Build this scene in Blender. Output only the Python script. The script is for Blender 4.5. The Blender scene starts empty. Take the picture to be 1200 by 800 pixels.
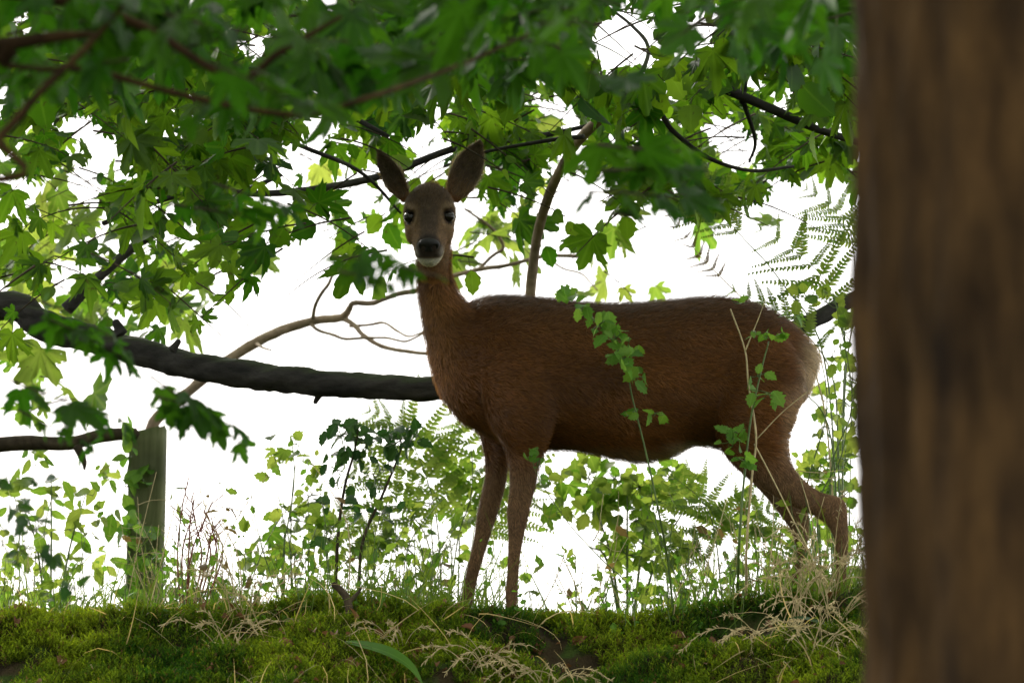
import bpy, math, numpy as np
from mathutils import Matrix, Vector

# ------------------------------------------------------------------ camera, sky, sun, exposure
scene = bpy.context.scene
COL = scene.collection
CAM = np.array([0.0, -8.0, -0.75]); PITCH = math.atan2(1.35, 8.0); LENS = 127.0
cd = bpy.data.cameras.new('camera'); cam = bpy.data.objects.new('camera', cd); COL.objects.link(cam)
cam.location = CAM; cam.rotation_euler = (math.pi/2 + PITCH, 0, 0)
cd.lens = LENS; cd.sensor_width = 36; cd.clip_start = 0.05; cd.clip_end = 3000
cd.dof.use_dof = True; cd.dof.focus_distance = 7.98; cd.dof.aperture_fstop = 5.6
scene.camera = cam

SUN_EL, SUN_AZ = math.radians(31), math.radians(-28)      # azimuth from +Y (behind the deer) towards +X
world = bpy.data.worlds.new('World'); scene.world = world; world.use_nodes = True
wn, wl = world.node_tree.nodes, world.node_tree.links
wn.clear()
w_out = wn.new('ShaderNodeOutputWorld'); w_bg = wn.new('ShaderNodeBackground')
w_sky = wn.new('ShaderNodeTexSky'); w_sky.sky_type = 'NISHITA'; w_sky.sun_disc = False
w_sky.sun_elevation = SUN_EL; w_sky.sun_rotation = SUN_AZ; w_sky.air_density = 1.0; w_sky.dust_density = 4.0
w_mix = wn.new('ShaderNodeMix'); w_mix.data_type = 'RGBA'
w_mix.inputs[0].default_value = 0.88                       # closed cloud cover hides nearly all of the blue
w_mix.inputs[7].default_value = (9.4, 9.2, 9.0, 1)
wl.new(w_sky.outputs[0], w_mix.inputs[6]); wl.new(w_mix.outputs[2], w_bg.inputs[0])
w_bg.inputs[1].default_value = 0.12
wl.new(w_bg.outputs[0], w_out.inputs[0])

sd = bpy.data.lights.new('sun', 'SUN'); sd.energy = 1.5; sd.angle = math.radians(16); sd.color = (1.0, 0.95, 0.87)
sun = bpy.data.objects.new('sun', sd); COL.objects.link(sun)
sdir = Vector((math.sin(SUN_AZ)*math.cos(SUN_EL), math.cos(SUN_AZ)*math.cos(SUN_EL), math.sin(SUN_EL)))
sun.rotation_euler = sdir.to_track_quat('Z', 'Y').to_euler(); sun.location = sdir*50

scene.view_settings.view_transform = 'Standard'; scene.view_settings.look = 'None'
scene.view_settings.gamma = 1.0; scene.view_settings.use_curve_mapping = False
scene.view_settings.exposure = 1.2
scene.render.engine = 'CYCLES'
scene.cycles.use_denoising = True
scene.cycles.max_bounces = 8; scene.cycles.diffuse_bounces = 4; scene.cycles.transmission_bounces = 6
scene.cycles.transparent_max_bounces = 12; scene.cycles.sample_clamp_indirect = 6

rng = np.random.RandomState(7)

# ------------------------------------------------------------------ helpers
FW = np.array([0, math.cos(PITCH), math.sin(PITCH)]); UP = np.array([0, -math.sin(PITCH), math.cos(PITCH)])
K = 36.0/LENS/1200.0
def P(px, py, Y):
    d = FW + np.array([1.0, 0, 0])*((px-600)*K) + UP*((400-py)*K)
    return CAM + d*((Y-CAM[1])/d[1])
def proj(p):
    q = np.asarray(p, float) - CAM
    dep = q@FW
    return 600+q[..., 0]/dep/K, 400-(q@UP)/dep/K, dep
def nrm(v):
    v = np.asarray(v, float); n = np.linalg.norm(v, axis=-1, keepdims=True); return v/np.maximum(n, 1e-9)

def hash2(ix, iy, s=0):
    n = (ix.astype(np.int64)*374761393 + iy.astype(np.int64)*668265263 + s*144269) & 0xffffffff
    n = ((n ^ (n >> 13))*1274126177) & 0xffffffff
    n = n ^ (n >> 16)
    return (n & 0xffff)/65535.0
def vnoise(x, y, s=0):
    x = np.asarray(x, float); y = np.asarray(y, float)
    ix, iy = np.floor(x), np.floor(y); fx, fy = x-ix, y-iy
    fx = fx*fx*(3-2*fx); fy = fy*fy*(3-2*fy)
    a = hash2(ix, iy, s); b = hash2(ix+1, iy, s); c = hash2(ix, iy+1, s); d = hash2(ix+1, iy+1, s)
    return (a*(1-fx)+b*fx)*(1-fy)+(c*(1-fx)+d*fx)*fy
def fbm(x, y, s=0, o=4):
    t = 0; a = 0.5
    for k in range(o):
        t = t + a*(vnoise(x, y, s+k)-0.5)*2; x = x*2.03; y = y*2.03; a *= 0.5
    return t

def mk(name, V, F, mat=None, uv=None, col=None, smooth=True):
    V = np.ascontiguousarray(V, np.float32); F = np.ascontiguousarray(F, np.int32)
    me = bpy.data.meshes.new(name)
    me.vertices.add(len(V)); me.vertices.foreach_set('co', V.ravel())
    k = F.shape[1]
    me.loops.add(F.size); me.loops.foreach_set('vertex_index', F.ravel())
    me.polygons.add(len(F)); me.polygons.foreach_set('loop_start', np.arange(0, F.size, k, dtype=np.int32))
    if uv is not None:
        a = me.attributes.new('vein', 'FLOAT2', 'POINT'); a.data.foreach_set('vector', np.ascontiguousarray(uv, np.float32).ravel())
    if col is not None:
        c = np.ones((len(V), 4), np.float32); c[:, :3] = col
        a = me.attributes.new('tint', 'FLOAT_COLOR', 'POINT'); a.data.foreach_set('color', c.ravel())
    me.update(calc_edges=True)
    me.polygons.foreach_set('use_smooth', np.full(len(F), smooth))
    if mat: me.materials.append(mat)
    return me
def link(name, me, parent=None, M=None, **props):
    o = bpy.data.objects.new(name, me); COL.objects.link(o)
    if parent is not None:
        o.parent = parent
        base = Matrix.Translation(-Vector(parent.location)) if parent.parent is None else Matrix.Identity(4)
        o.matrix_local = base @ (M if M is not None else Matrix.Identity(4))
    elif M is not None: o.matrix_local = M
    for k, v in props.items(): o[k] = v
    return o
def thing(name, label, cat, base, group=None):
    o = bpy.data.objects.new(name, None); COL.objects.link(o); o.location = Vector([float(c) for c in base]); o.empty_display_size = 0.05
    o['label'] = label; o['category'] = cat
    if group: o['group'] = group
    return o

def cr(A, sub):
    A = np.asarray(A, float); n = len(A)
    if n < 3 or sub <= 1:
        t = np.linspace(0, n-1, (n-1)*max(sub, 1)+1); i = np.minimum(t.astype(int), n-2); f = (t-i)[:, None]
        return A[i]*(1-f)+A[i+1]*f
    Q = np.vstack([2*A[:1]-A[1:2], A, 2*A[-1:]-A[-2:-1]]); out = []
    for i in range(n-1):
        p0, p1, p2, p3 = Q[i:i+4]
        for k in range(sub):
            t = k/sub
            out.append(0.5*((2*p1)+(-p0+p2)*t+(2*p0-5*p1+4*p2-p3)*t*t+(-p0+3*p1-3*p2+p3)*t**3))
    out.append(A[-1]); return np.array(out)
def ring_faces(n, m, caps=True):
    i = np.arange(n-1)[:, None]; j = np.arange(m)[None, :]
    a = i*m+j; b = i*m+(j+1) % m; c = a+m; d = b+m
    F = np.concatenate([np.stack([a, b, d], -1).reshape(-1, 3), np.stack([a, d, c], -1).reshape(-1, 3)])
    return F
def tube(pts, rad, sides=6, sub=4, rough=0.0, freq=20.0, seed=0):
    A = cr(np.hstack([np.asarray(pts, float), np.asarray(rad, float)[:, None]]), sub)
    p, r = A[:, :3], np.maximum(A[:, 3], 0.0004)
    t = nrm(np.gradient(p, axis=0)); ref = np.array([0, 0, 1.0]) if abs(t[0][2]) < 0.9 else np.array([1.0, 0, 0])
    u = nrm(np.cross(t[0], ref)); V = []
    th = np.arange(sides)*2*math.pi/sides
    L = np.concatenate([[0], np.cumsum(np.linalg.norm(np.diff(p, axis=0), axis=1))])
    for i in range(len(p)):
        u = nrm(u-t[i]*(u@t[i])); w = np.cross(t[i], u)
        rr = r[i]
        if rough: rr = r[i]*(1+rough*fbm(np.cos(th)*1.7+L[i]*freq*0.35+5, np.sin(th)*1.7+L[i]*freq, seed, 4))
        V.append(p[i]+np.outer(np.cos(th)*rr, u)+np.outer(np.sin(th)*rr, w))
    n = len(p); V = np.vstack(V+[p[:1]-t[:1]*r[0]*0.3, p[-1:]+t[-1:]*r[-1]*0.6])
    F = ring_faces(n, sides)
    j = np.arange(sides); k = (j+1) % sides
    F = np.vstack([F, np.stack([np.full(sides, n*sides), k, j], -1), np.stack([np.full(sides, n*sides+1), (n-1)*sides+j, (n-1)*sides+k], -1)])
    return V, F
def join(parts):
    V, F, o = [], [], 0
    for v, f in parts:
        V.append(v); F.append(f+o); o += len(v)
    return np.vstack(V), np.vstack(F)
def frame(y, n):
    y = nrm(y); z = nrm(n-y*(n@y)); x = np.cross(y, z)
    return np.stack([x, y, z], 1)
def mat4(R, p, s):
    M = np.eye(4); M[:3, :3] = R*s; M[:3, 3] = p; return Matrix(M.tolist())
def scatter(tv, tf, R, p, s):
    """copies of one template as a single mesh: R (N,3,3), p (N,3), s (N,) or (N,3)"""
    N = len(p); s = np.asarray(s, float); s = s[:, None, None] if s.ndim == 1 else s[:, None, :]
    V = np.einsum('nij,nvj->nvi', R, tv[None]*s)+p[:, None, :]
    F = tf[None]+(np.arange(N)*len(tv))[:, None, None]
    return V.reshape(-1, 3), F.reshape(-1, tf.shape[1])
def frames(y, n):
    y = nrm(y); z = nrm(n-y*np.sum(n*y, -1, keepdims=True)); x = np.cross(y, z)
    return np.stack([x, y, z], -1)

# ------------------------------------------------------------------ materials
def new_mat(name):
    m = bpy.data.materials.new(name); m.use_nodes = True; m.node_tree.nodes.clear()
    return m, m.node_tree.nodes, m.node_tree.links
def N(nodes, t, **kw):
    n = nodes.new(t)
    for k, v in kw.items(): setattr(n, k, v)
    return n
def ramp(nodes, stops):
    r = nodes.new('ShaderNodeValToRGB'); e = r.color_ramp.elements
    while len(e) > 1: e.remove(e[0])
    e[0].position = stops[0][0]; e[0].color = (*stops[0][1], 1)
    for p, c in stops[1:]:
        x = e.new(p); x.color = (*c, 1)
    return r
def leaf_mat(name, refl, trans, tmix=0.5, holes=0.0, vein=0.35, rough=0.55, spots=0.0):
    """refl / trans: pairs of colours the leaves range between; light passes through the blade"""
    m, n, l = new_mat(name)
    geo = N(n, 'ShaderNodeNewGeometry'); oi = N(n, 'ShaderNodeObjectInfo')
    add = N(n, 'ShaderNodeMath', operation='ADD'); fr = N(n, 'ShaderNodeMath', operation='FRACT')
    l.new(geo.outputs['Random Per Island'], add.inputs[0]); l.new(oi.outputs['Random'], add.inputs[1]); l.new(add.outputs[0], fr.inputs[0])
    at = N(n, 'ShaderNodeAttribute', attribute_name='vein'); sp = N(n, 'ShaderNodeSeparateXYZ'); l.new(at.outputs['Vector'], sp.inputs[0])
    vr = ramp(n, [(0.0, (1, 1, 1)), (0.05, (0.8, 0.8, 0.8)), (0.12, (0, 0, 0))]); l.new(sp.outputs[1], vr.inputs[0])
    tc = N(n, 'ShaderNodeTexCoord'); no = N(n, 'ShaderNodeTexNoise'); no.inputs['Scale'].default_value = 9; no.inputs['Detail'].default_value = 4
    l.new(geo.outputs['Position'], no.inputs[0])
    def shade(pair):
        r = ramp(n, [(0, pair[0]), (1, pair[1])]); l.new(fr.outputs[0], r.inputs[0])
        mx = N(n, 'ShaderNodeMix', data_type='RGBA', blend_type='MULTIPLY'); mx.inputs[0].default_value = 0.7
        nr = ramp(n, [(0.3, (0.55, 0.6, 0.5)), (0.7, (1.25, 1.2, 1.1))]); l.new(no.outputs[0], nr.inputs[0])
        l.new(r.outputs[0], mx.inputs[6]); l.new(nr.outputs[0], mx.inputs[7])
        v = N(n, 'ShaderNodeMix', data_type='RGBA'); mv = N(n, 'ShaderNodeMath', operation='MULTIPLY'); mv.inputs[1].default_value = vein
        l.new(vr.outputs[0], mv.inputs[0]); l.new(mv.outputs[0], v.inputs[0]); l.new(mx.outputs[2], v.inputs[6])
        v.inputs[7].default_value = (*[min(1, c*1.5+0.02) for c in pair[1]], 1)
        out = v
        if spots:
            n2 = N(n, 'ShaderNodeTexNoise'); n2.inputs['Scale'].default_value = 70; n2.inputs['Detail'].default_value = 2; l.new(geo.outputs['Position'], n2.inputs[0])
            r2 = ramp(n, [(0.66, (0, 0, 0)), (0.72, (1, 1, 1))]); l.new(n2.outputs[0], r2.inputs[0])
            s = N(n, 'ShaderNodeMix', data_type='RGBA'); ms = N(n, 'ShaderNodeMath', operation='MULTIPLY'); ms.inputs[1].default_value = spots
            l.new(r2.outputs[0], ms.inputs[0]); l.new(ms.outputs[0], s.inputs[0]); l.new(v.outputs[2], s.inputs[6]); s.inputs[7].default_value = (0.05, 0.03, 0.012, 1)
            out = s
        return out
    a, b = shade(refl), shade(trans)
    pr = N(n, 'ShaderNodeBsdfPrincipled'); pr.inputs['Roughness'].default_value = rough; pr.inputs['Specular IOR Level'].default_value = 0.22
    tr = N(n, 'ShaderNodeBsdfTranslucent'); ms = N(n, 'ShaderNodeMixShader'); ms.inputs[0].default_value = tmix
    l.new(a.outputs[2], pr.inputs['Base Color']); l.new(b.outputs[2], tr.inputs[0]); l.new(pr.outputs[0], ms.inputs[1]); l.new(tr.outputs[0], ms.inputs[2])
    out = N(n, 'ShaderNodeOutputMaterial'); last = ms
    if holes:
        vo = N(n, 'ShaderNodeTexVoronoi'); vo.inputs['Scale'].default_value = 30; l.new(geo.outputs['Position'], vo.inputs[0])
        n3 = N(n, 'ShaderNodeTexNoise'); n3.inputs['Scale'].default_value = 45; l.new(geo.outputs['Position'], n3.inputs[0])
        sb = N(n, 'ShaderNodeMath', operation='MULTIPLY_ADD'); sb.inputs[1].default_value = 0.22; l.new(n3.outputs[0], sb.inputs[0]); l.new(vo.outputs[0], sb.inputs[2])
        lt = N(n, 'ShaderNodeMath', operation='LESS_THAN'); lt.inputs[1].default_value = holes; l.new(sb.outputs[0], lt.inputs[0])
        tp = N(n, 'ShaderNodeBsdfTransparent'); mh = N(n, 'ShaderNodeMixShader')
        l.new(lt.outputs[0], mh.inputs[0]); l.new(ms.outputs[0], mh.inputs[1]); l.new(tp.outputs[0], mh.inputs[2]); last = mh
    l.new(last.outputs[0], out.inputs[0])
    return m
def bark_mat(name, c0, c1, moss=0.0, scale=14.0, stretch=(1, 1, 0.16), bump=0.6, mosscol=(0.05, 0.09, 0.012), lo=.32, hi=.68):
    m, n, l = new_mat(name)
    geo = N(n, 'ShaderNodeNewGeometry'); mp = N(n, 'ShaderNodeMapping'); mp.inputs['Scale'].default_value = stretch
    l.new(geo.outputs['Position'], mp.inputs[0])
    no = N(n, 'ShaderNodeTexNoise'); no.inputs['Scale'].default_value = scale; no.inputs['Detail'].default_value = 8; no.inputs['Roughness'].default_value = 0.65
    l.new(mp.outputs[0], no.inputs[0])
    r = ramp(n, [(lo, c0), (hi, c1)]); l.new(no.outputs[0], r.inputs[0])
    big = N(n, 'ShaderNodeTexNoise'); big.inputs['Scale'].default_value = scale*0.22; big.inputs['Detail'].default_value = 5; l.new(geo.outputs['Position'], big.inputs[0])
    br = ramp(n, [(0.35, (0.55, 0.55, 0.55)), (0.7, (1.3, 1.25, 1.15))]); l.new(big.outputs[0], br.inputs[0])
    mx = N(n, 'ShaderNodeMix', data_type='RGBA', blend_type='MULTIPLY'); mx.inputs[0].default_value = 0.8
    l.new(r.outputs[0], mx.inputs[6]); l.new(br.outputs[0], mx.inputs[7])
    colr = mx.outputs[2]
    if moss:
        sx = N(n, 'ShaderNodeSeparateXYZ'); l.new(geo.outputs['Normal'], sx.inputs[0])
        ad = N(n, 'ShaderNodeMath', operation='MULTIPLY_ADD'); ad.inputs[1].default_value = 0.6; l.new(sx.outputs[2], ad.inputs[0]); l.new(big.outputs[0], ad.inputs[2])
        mr = ramp(n, [(0.72, (0, 0, 0)), (0.95, (moss, moss, moss))]); l.new(ad.outputs[0], mr.inputs[0])
        m2 = N(n, 'ShaderNodeMix', data_type='RGBA'); l.new(mr.outputs[0], m2.inputs[0]); l.new(colr, m2.inputs[6]); m2.inputs[7].default_value = (*mosscol, 1)
        colr = m2.outputs[2]
    bp = N(n, 'ShaderNodeBump'); bp.inputs['Strength'].default_value = bump; bp.inputs['Distance'].default_value = 0.01; l.new(no.outputs[0], bp.inputs['Height'])
    pr = N(n, 'ShaderNodeBsdfPrincipled'); pr.inputs['Roughness'].default_value = 0.9; pr.inputs['Specular IOR Level'].default_value = 0.2
    l.new(colr, pr.inputs['Base Color']); l.new(bp.outputs[0], pr.inputs['Normal'])
    o = N(n, 'ShaderNodeOutputMaterial'); l.new(pr.outputs[0], o.inputs[0])
    return m
def tint_mat(name, trans=0.0, rough=0.7, spec=0.2, gain=1.0, noise=0.0):
    """colour from the mesh's own 'tint' attribute; thin blades also let light through"""
    m, n, l = new_mat(name)
    at = N(n, 'ShaderNodeAttribute', attribute_name='tint'); c = at.outputs['Color']
    if noise:
        geo = N(n, 'ShaderNodeNewGeometry'); no = N(n, 'ShaderNodeTexNoise'); no.inputs['Scale'].default_value = noise; no.inputs['Detail'].default_value = 6; l.new(geo.outputs['Position'], no.inputs[0])
        nr = ramp(n, [(0.3, (0.55, 0.55, 0.55)), (0.7, (1.3, 1.3, 1.3))]); l.new(no.outputs[0], nr.inputs[0])
        mx = N(n, 'ShaderNodeMix', data_type='RGBA', blend_type='MULTIPLY'); mx.inputs[0].default_value = 0.8; l.new(c, mx.inputs[6]); l.new(nr.outputs[0], mx.inputs[7]); c = mx.outputs[2]
    pr = N(n, 'ShaderNodeBsdfPrincipled'); pr.inputs['Roughness'].default_value = rough; pr.inputs['Specular IOR Level'].default_value = spec
    l.new(c, pr.inputs['Base Color']); last = pr
    if trans:
        g = N(n, 'ShaderNodeMix', data_type='RGBA', blend_type='MULTIPLY'); g.inputs[0].default_value = 1; g.inputs[7].default_value = (2.2, 2.0, 1.0, 1); l.new(c, g.inputs[6])
        tr = N(n, 'ShaderNodeBsdfTranslucent'); l.new(g.outputs[2], tr.inputs[0])
        ms = N(n, 'ShaderNodeMixShader'); ms.inputs[0].default_value = trans; l.new(pr.outputs[0], ms.inputs[1]); l.new(tr.outputs[0], ms.inputs[2]); last = ms
    o = N(n, 'ShaderNodeOutputMaterial'); l.new(last.outputs[0], o.inputs[0])
    return m
def plain_mat(name, c, rough=0.6, spec=0.3, coat=0.0):
    m, n, l = new_mat(name)
    geo = N(n, 'ShaderNodeNewGeometry'); no = N(n, 'ShaderNodeTexNoise'); no.inputs['Scale'].default_value = 60; l.new(geo.outputs['Position'], no.inputs[0])
    r = ramp(n, [(0.3, tuple(x*0.7 for x in c)), (0.7, tuple(min(1, x*1.25) for x in c))]); l.new(no.outputs[0], r.inputs[0])
    pr = N(n, 'ShaderNodeBsdfPrincipled'); pr.inputs['Roughness'].default_value = rough; pr.inputs['Specular IOR Level'].default_value = spec; pr.inputs['Coat Weight'].default_value = coat
    l.new(r.outputs[0], pr.inputs['Base Color']); o = N(n, 'ShaderNodeOutputMaterial'); l.new(pr.outputs[0], o.inputs[0])
    return m

M_CANOPY = leaf_mat('canopy_leaf', ((0.014, 0.055, 0.005), (0.050, 0.110, 0.008)), ((0.045, 0.18, 0.005), (0.23, 0.41, 0.016)), 0.50, holes=0.165, spots=0.6, vein=0.15)
M_NEAR = leaf_mat('near_leaf', ((0.014, 0.055, 0.005), (0.036, 0.092, 0.008)), ((0.035, 0.17, 0.005), (0.10, 0.28, 0.010)), 0.42, vein=0.2)
M_BRIGHT = leaf_mat('bright_leaf', ((0.035, 0.10, 0.010), (0.12, 0.20, 0.025)), ((0.15, 0.35, 0.02), (0.46, 0.56, 0.08)), 0.55, holes=0.15, spots=0.6, vein=0.2)  # brighter, yellower leaf colour than the canopy leaves
M_HERB = leaf_mat('herb_leaf', ((0.055, 0.16, 0.015), (0.10, 0.22, 0.03)), ((0.20, 0.48, 0.03), (0.32, 0.55, 0.06)), 0.45, vein=0.25)
M_DARK = leaf_mat('dark_leaf', ((0.018, 0.055, 0.016), (0.035, 0.085, 0.022)), ((0.05, 0.16, 0.03), (0.09, 0.22, 0.03)), 0.30, rough=0.3)
M_FERN = leaf_mat('fern_leaf', ((0.05, 0.12, 0.012), (0.10, 0.17, 0.025)), ((0.22, 0.40, 0.03), (0.40, 0.50, 0.08)), 0.55, vein=0.0)
M_RUST = leaf_mat('old_fern', ((0.10, 0.06, 0.02), (0.16, 0.10, 0.04)), ((0.22, 0.15, 0.04), (0.28, 0.2, 0.06)), 0.4, vein=0.0)
M_DEAD = leaf_mat('dead_leaf', ((0.12, 0.05, 0.02), (0.22, 0.11, 0.05)), ((0.2, 0.1, 0.03), (0.3, 0.16, 0.05)), 0.25)
M_TRUNK = bark_mat('trunk_bark', (0.012, 0.006, 0.0022), (0.110, 0.062, 0.021), moss=0.0, scale=32, stretch=(1, 1, 0.26), bump=0.9, lo=.26, hi=.80)
M_LIMB = bark_mat('dark_bark', (0.020, 0.020, 0.020), (0.070, 0.066, 0.062), moss=0.7, scale=30, stretch=(0.3, 1, 1), bump=0.8, mosscol=(0.035, 0.05, 0.018))  # dark bark, also used to paint canopy shade on the arching tree
M_PALE = bark_mat('glare_veiled_bark', (0.24, 0.175, 0.125), (0.44, 0.34, 0.26), moss=0.25, scale=40, stretch=(1, 1, 1), bump=0.4)  # bark lightened: veiling glare over the far branches is put into its colour
M_TWIG = bark_mat('twig_bark', (0.035, 0.028, 0.018), (0.09, 0.07, 0.045), scale=50, stretch=(1, 1, 1), bump=0.3)
M_POST = bark_mat('weathered_wood', (0.085, 0.10, 0.045), (0.21, 0.23, 0.12), moss=0.7, scale=34, stretch=(1, 1, 0.07), bump=0.6, mosscol=(0.06, 0.08, 0.02))
M_STEM = plain_mat('green_stem', (0.085, 0.14, 0.03), 0.5)
M_DRYSTEM = plain_mat('dry_stem', (0.48, 0.39, 0.20), 0.7)
M_REDSTEM = plain_mat('red_stem', (0.20, 0.06, 0.035), 0.6)
M_MOSS = tint_mat('moss', trans=0.45, rough=0.8, spec=0.1)
M_GRASS = tint_mat('grass', trans=0.45, rough=0.55, spec=0.25)
M_FUR = tint_mat('fur', trans=0.30, rough=0.5, spec=0.35)
M_SKIN = tint_mat('hide', rough=0.85, spec=0.1, noise=90)

# ------------------------------------------------------------------ ground: one sheet with the bank the deer stands on
CREST = np.array([[-200, 730], [0, 734], [100, 733], [180, 727], [260, 716], [350, 709], [450, 714], [520, 720], [575, 725], [620, 733], [660, 743], [700, 736], [760, 722], [830, 710], [890, 704], [940, 700], [1010, 694], [1100, 690], [1400, 686]], float)
YC = -0.18
_cx = np.array([P(a, b, YC)[0] for a, b in CREST]); _cz = np.array([P(a, b, YC)[2] for a, b in CREST])
def height(x, y):
    x = np.asarray(x, float); y = np.asarray(y, float)
    cz = np.interp(x, _cx, _cz)
    yc = YC + 0.07*fbm(x*2.1, x*0+3.3, 11, 3)
    d = yc-y                                                     # metres down the bank face
    face = cz - 0.48*np.clip(d, 0, 1.1) - 0.25*np.clip(d, 0, 0.10)-0.5*np.clip(d-.5, 0, 1.3) - 0.25*np.clip(d-1.1, 0, 2.2)
    back = cz*0.35 - 0.015 + (cz*0.65+0.015)*np.clip(1+d/0.16, 0, 1) - 0.06*np.clip(y-0.6, 0, 6) - 0.02*np.clip(y-6, 0, 40)
    z = np.where(d > 0, face, back)
    near = np.exp(-((np.clip(np.abs(x)-1.6, 0, None))/1.5)**2)*np.exp(-((np.clip(np.abs(y+0.3)-0.9, 0, None))/1.5)**2)
    lump = 0.066*fbm(x*5.1, y*5.1, 3, 4)+0.034*fbm(x*13, y*13, 8, 3)
    feet = np.clip((y+0.20)/0.1, 0, 1)*np.clip((0.5-y)/0.2, 0, 1)
    return z + lump*(0.25+0.75*near)*(1-0.8*feet) + 0.12*fbm(x*0.35, y*0.35, 21, 3)*(1-near)
def axis(lo, hi, step, far):
    a = np.arange(lo, hi+1e-6, step); g = [step]
    while sum(g) < far: g.append(g[-1]*1.28)
    c = np.cumsum(g); return np.concatenate([lo-c[::-1], a, hi+c])
gx, gy = axis(-1.55, 1.55, 0.018, 900), axis(-0.95, 0.4, 0.016, 900)
GX, GY = np.meshgrid(gx, gy); GZ = height(GX, GY)
nx, ny = len(gx), len(gy)
i = np.arange(ny-1)[:, None]*nx+np.arange(nx-1)[None]
GF = np.stack([i, i+1, i+1+nx, i+nx], -1).reshape(-1, 4)
def ground_mat():
    m, n, l = new_mat('woodland_soil')
    geo = N(n, 'ShaderNodeNewGeometry'); a = N(n, 'ShaderNodeTexNoise'); a.inputs['Scale'].default_value = 9; a.inputs['Detail'].default_value = 9; l.new(geo.outputs['Position'], a.inputs[0])
    r = ramp(n, [(0.3, (0.016, 0.012, 0.007)), (0.48, (0.035, 0.026, 0.012)), (0.55, (0.03, 0.05, 0.01)), (0.75, (0.06, 0.09, 0.015))]); l.new(a.outputs[0], r.inputs[0])
    b = N(n, 'ShaderNodeTexNoise'); b.inputs['Scale'].default_value = 120; b.inputs['Detail'].default_value = 4; l.new(geo.outputs['Position'], b.inputs[0])
    bp = N(n, 'ShaderNodeBump'); bp.inputs['Strength'].default_value = 0.8; bp.inputs['Distance'].default_value = 0.01; l.new(b.outputs[0], bp.inputs['Height'])
    pr = N(n, 'ShaderNodeBsdfPrincipled'); pr.inputs['Roughness'].default_value = 0.95; pr.inputs['Specular IOR Level'].default_value = 0.1
    l.new(r.outputs[0], pr.inputs['Base Color']); l.new(bp.outputs[0], pr.inputs['Normal']); o = N(n, 'ShaderNodeOutputMaterial'); l.new(pr.outputs[0], o.inputs[0])
    return m
link('ground', mk('ground', np.stack([GX, GY, GZ], -1).reshape(-1, 3), GF, ground_mat()), kind='structure', label='woodland floor rising into a dark mossy bank')
def hz(x, y): return float(height(np.array([x]), np.array([y]))[0])
def gnormal(x, y):
    e = 0.02; return nrm(np.stack([-(height(x+e, y)-height(x-e, y))/(2*e), -(height(x, y+e)-height(x, y-e))/(2*e), np.ones_like(x)], -1))

# ------------------------------------------------------------------ the deer
def loft(secs, sides=28, sub=5):
    A = []
    for (a, b, Y, w) in secs:
        pa, pb = P(*a, Y), P(*b, Y); A.append(np.concatenate([(pa+pb)/2, (pb-pa)/2, [w]]))
    return loft_raw(cr(np.array(A), sub), sides)
def loft_raw(A, sides=28):
    th = np.arange(sides)*2*math.pi/sides; V = []
    for s in A:
        d = np.array([0, s[6], 0]) if len(s) == 7 else s[6:9]
        V.append(s[:3]+np.outer(np.cos(th), s[3:6])+np.outer(np.sin(th), d))
    n = len(A); V = np.vstack(V+[A[:1, :3], A[-1:, :3]]); F = ring_faces(n, sides); j = np.arange(sides); k = (j+1) % sides
    return V, np.vstack([F, np.stack([np.full(sides, n*sides), k, j], -1), np.stack([np.full(sides, n*sides+1), (n-1)*sides+j, (n-1)*sides+k], -1)])

torso = [((517, 425), (520, 462), 0, .03), ((522, 398), (530, 482), 0, .055), ((538, 366), (547, 498), 0, .082), ((562, 350), (575, 511), 0, .098), ((592, 347), (602, 522), 0, .108),
         ((632, 350), (636, 526), 0, .114), ((672, 354), (672, 527), 0, .113), ((712, 357), (712, 534), 0, .122), ((750, 356), (750, 540), 0, .127), ((785, 353), (784, 534), 0, .122),
         ((815, 350), (812, 521), 0, .115), ((845, 349), (842, 524), 0, .110), ((875, 354), (868, 530), 0, .105), ((905, 366), (895, 525), 0, .096), ((931, 384), (917, 502), 0, .082),
         ((948, 402), (934, 476), 0, .062), ((957, 418), (946, 455), 0, .03)]
neck = [((488, 258), (522, 250), -.055, .04), ((489, 300), (527, 293), -.05, .045), ((490, 328), (527, 316), -.04, .046), ((492, 352), (534, 338), -.03, .050), ((496, 380), (546, 354), -.02, .057),
        ((502, 412), (570, 368), -.01, .068), ((509, 443), (602, 392), 0, .08), ((520, 470), (622, 432), 0, .085)]
near_front = [((572, 385), (625, 378), -.070, .030), ((560, 415), (638, 404), -.080, .036), ((564, 450), (650, 445), -.084, .042), ((572, 490), (650, 485), -.082, .044), ((588, 517), (640, 520), -.070, .040), ((594, 535), (634, 540), -.066, .033),
              ((595, 568), (630, 570), -.063, .026), ((593, 590), (624, 590), -.062, .021), ((592, 602), (622, 602), -.062, .020), ((594, 620), (617, 620), -.062, .016), ((594, 650), (611, 650), -.062, .013),
              ((592, 685), (608, 685), -.062, .013), ((591, 699), (608, 699), -.064, .014), ((592, 709), (606, 709), -.066, .012), ((589, 716), (605, 716), -.068, .014), ((587, 724), (605, 724), -.070, .017)]
far_front = [((545, 440), (610, 430), .066, .035), ((552, 480), (606, 480), .070, .04), ((562, 510), (600, 515), .066, .035), ((567, 535), (597, 540), .062, .028), ((566, 560), (595, 565), .062, .024),
             ((560, 588), (588, 592), .062, .021), ((557, 604), (583, 608), .062, .019), ((554, 630), (574, 634), .062, .015), ((547, 662), (564, 666), .062, .013), ((541, 688), (558, 692), .062, .013),
             ((539, 700), (556, 704), .060, .014), ((537, 712), (552, 714), .058, .012), ((533, 724), (552, 726), .056, .017)]
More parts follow.
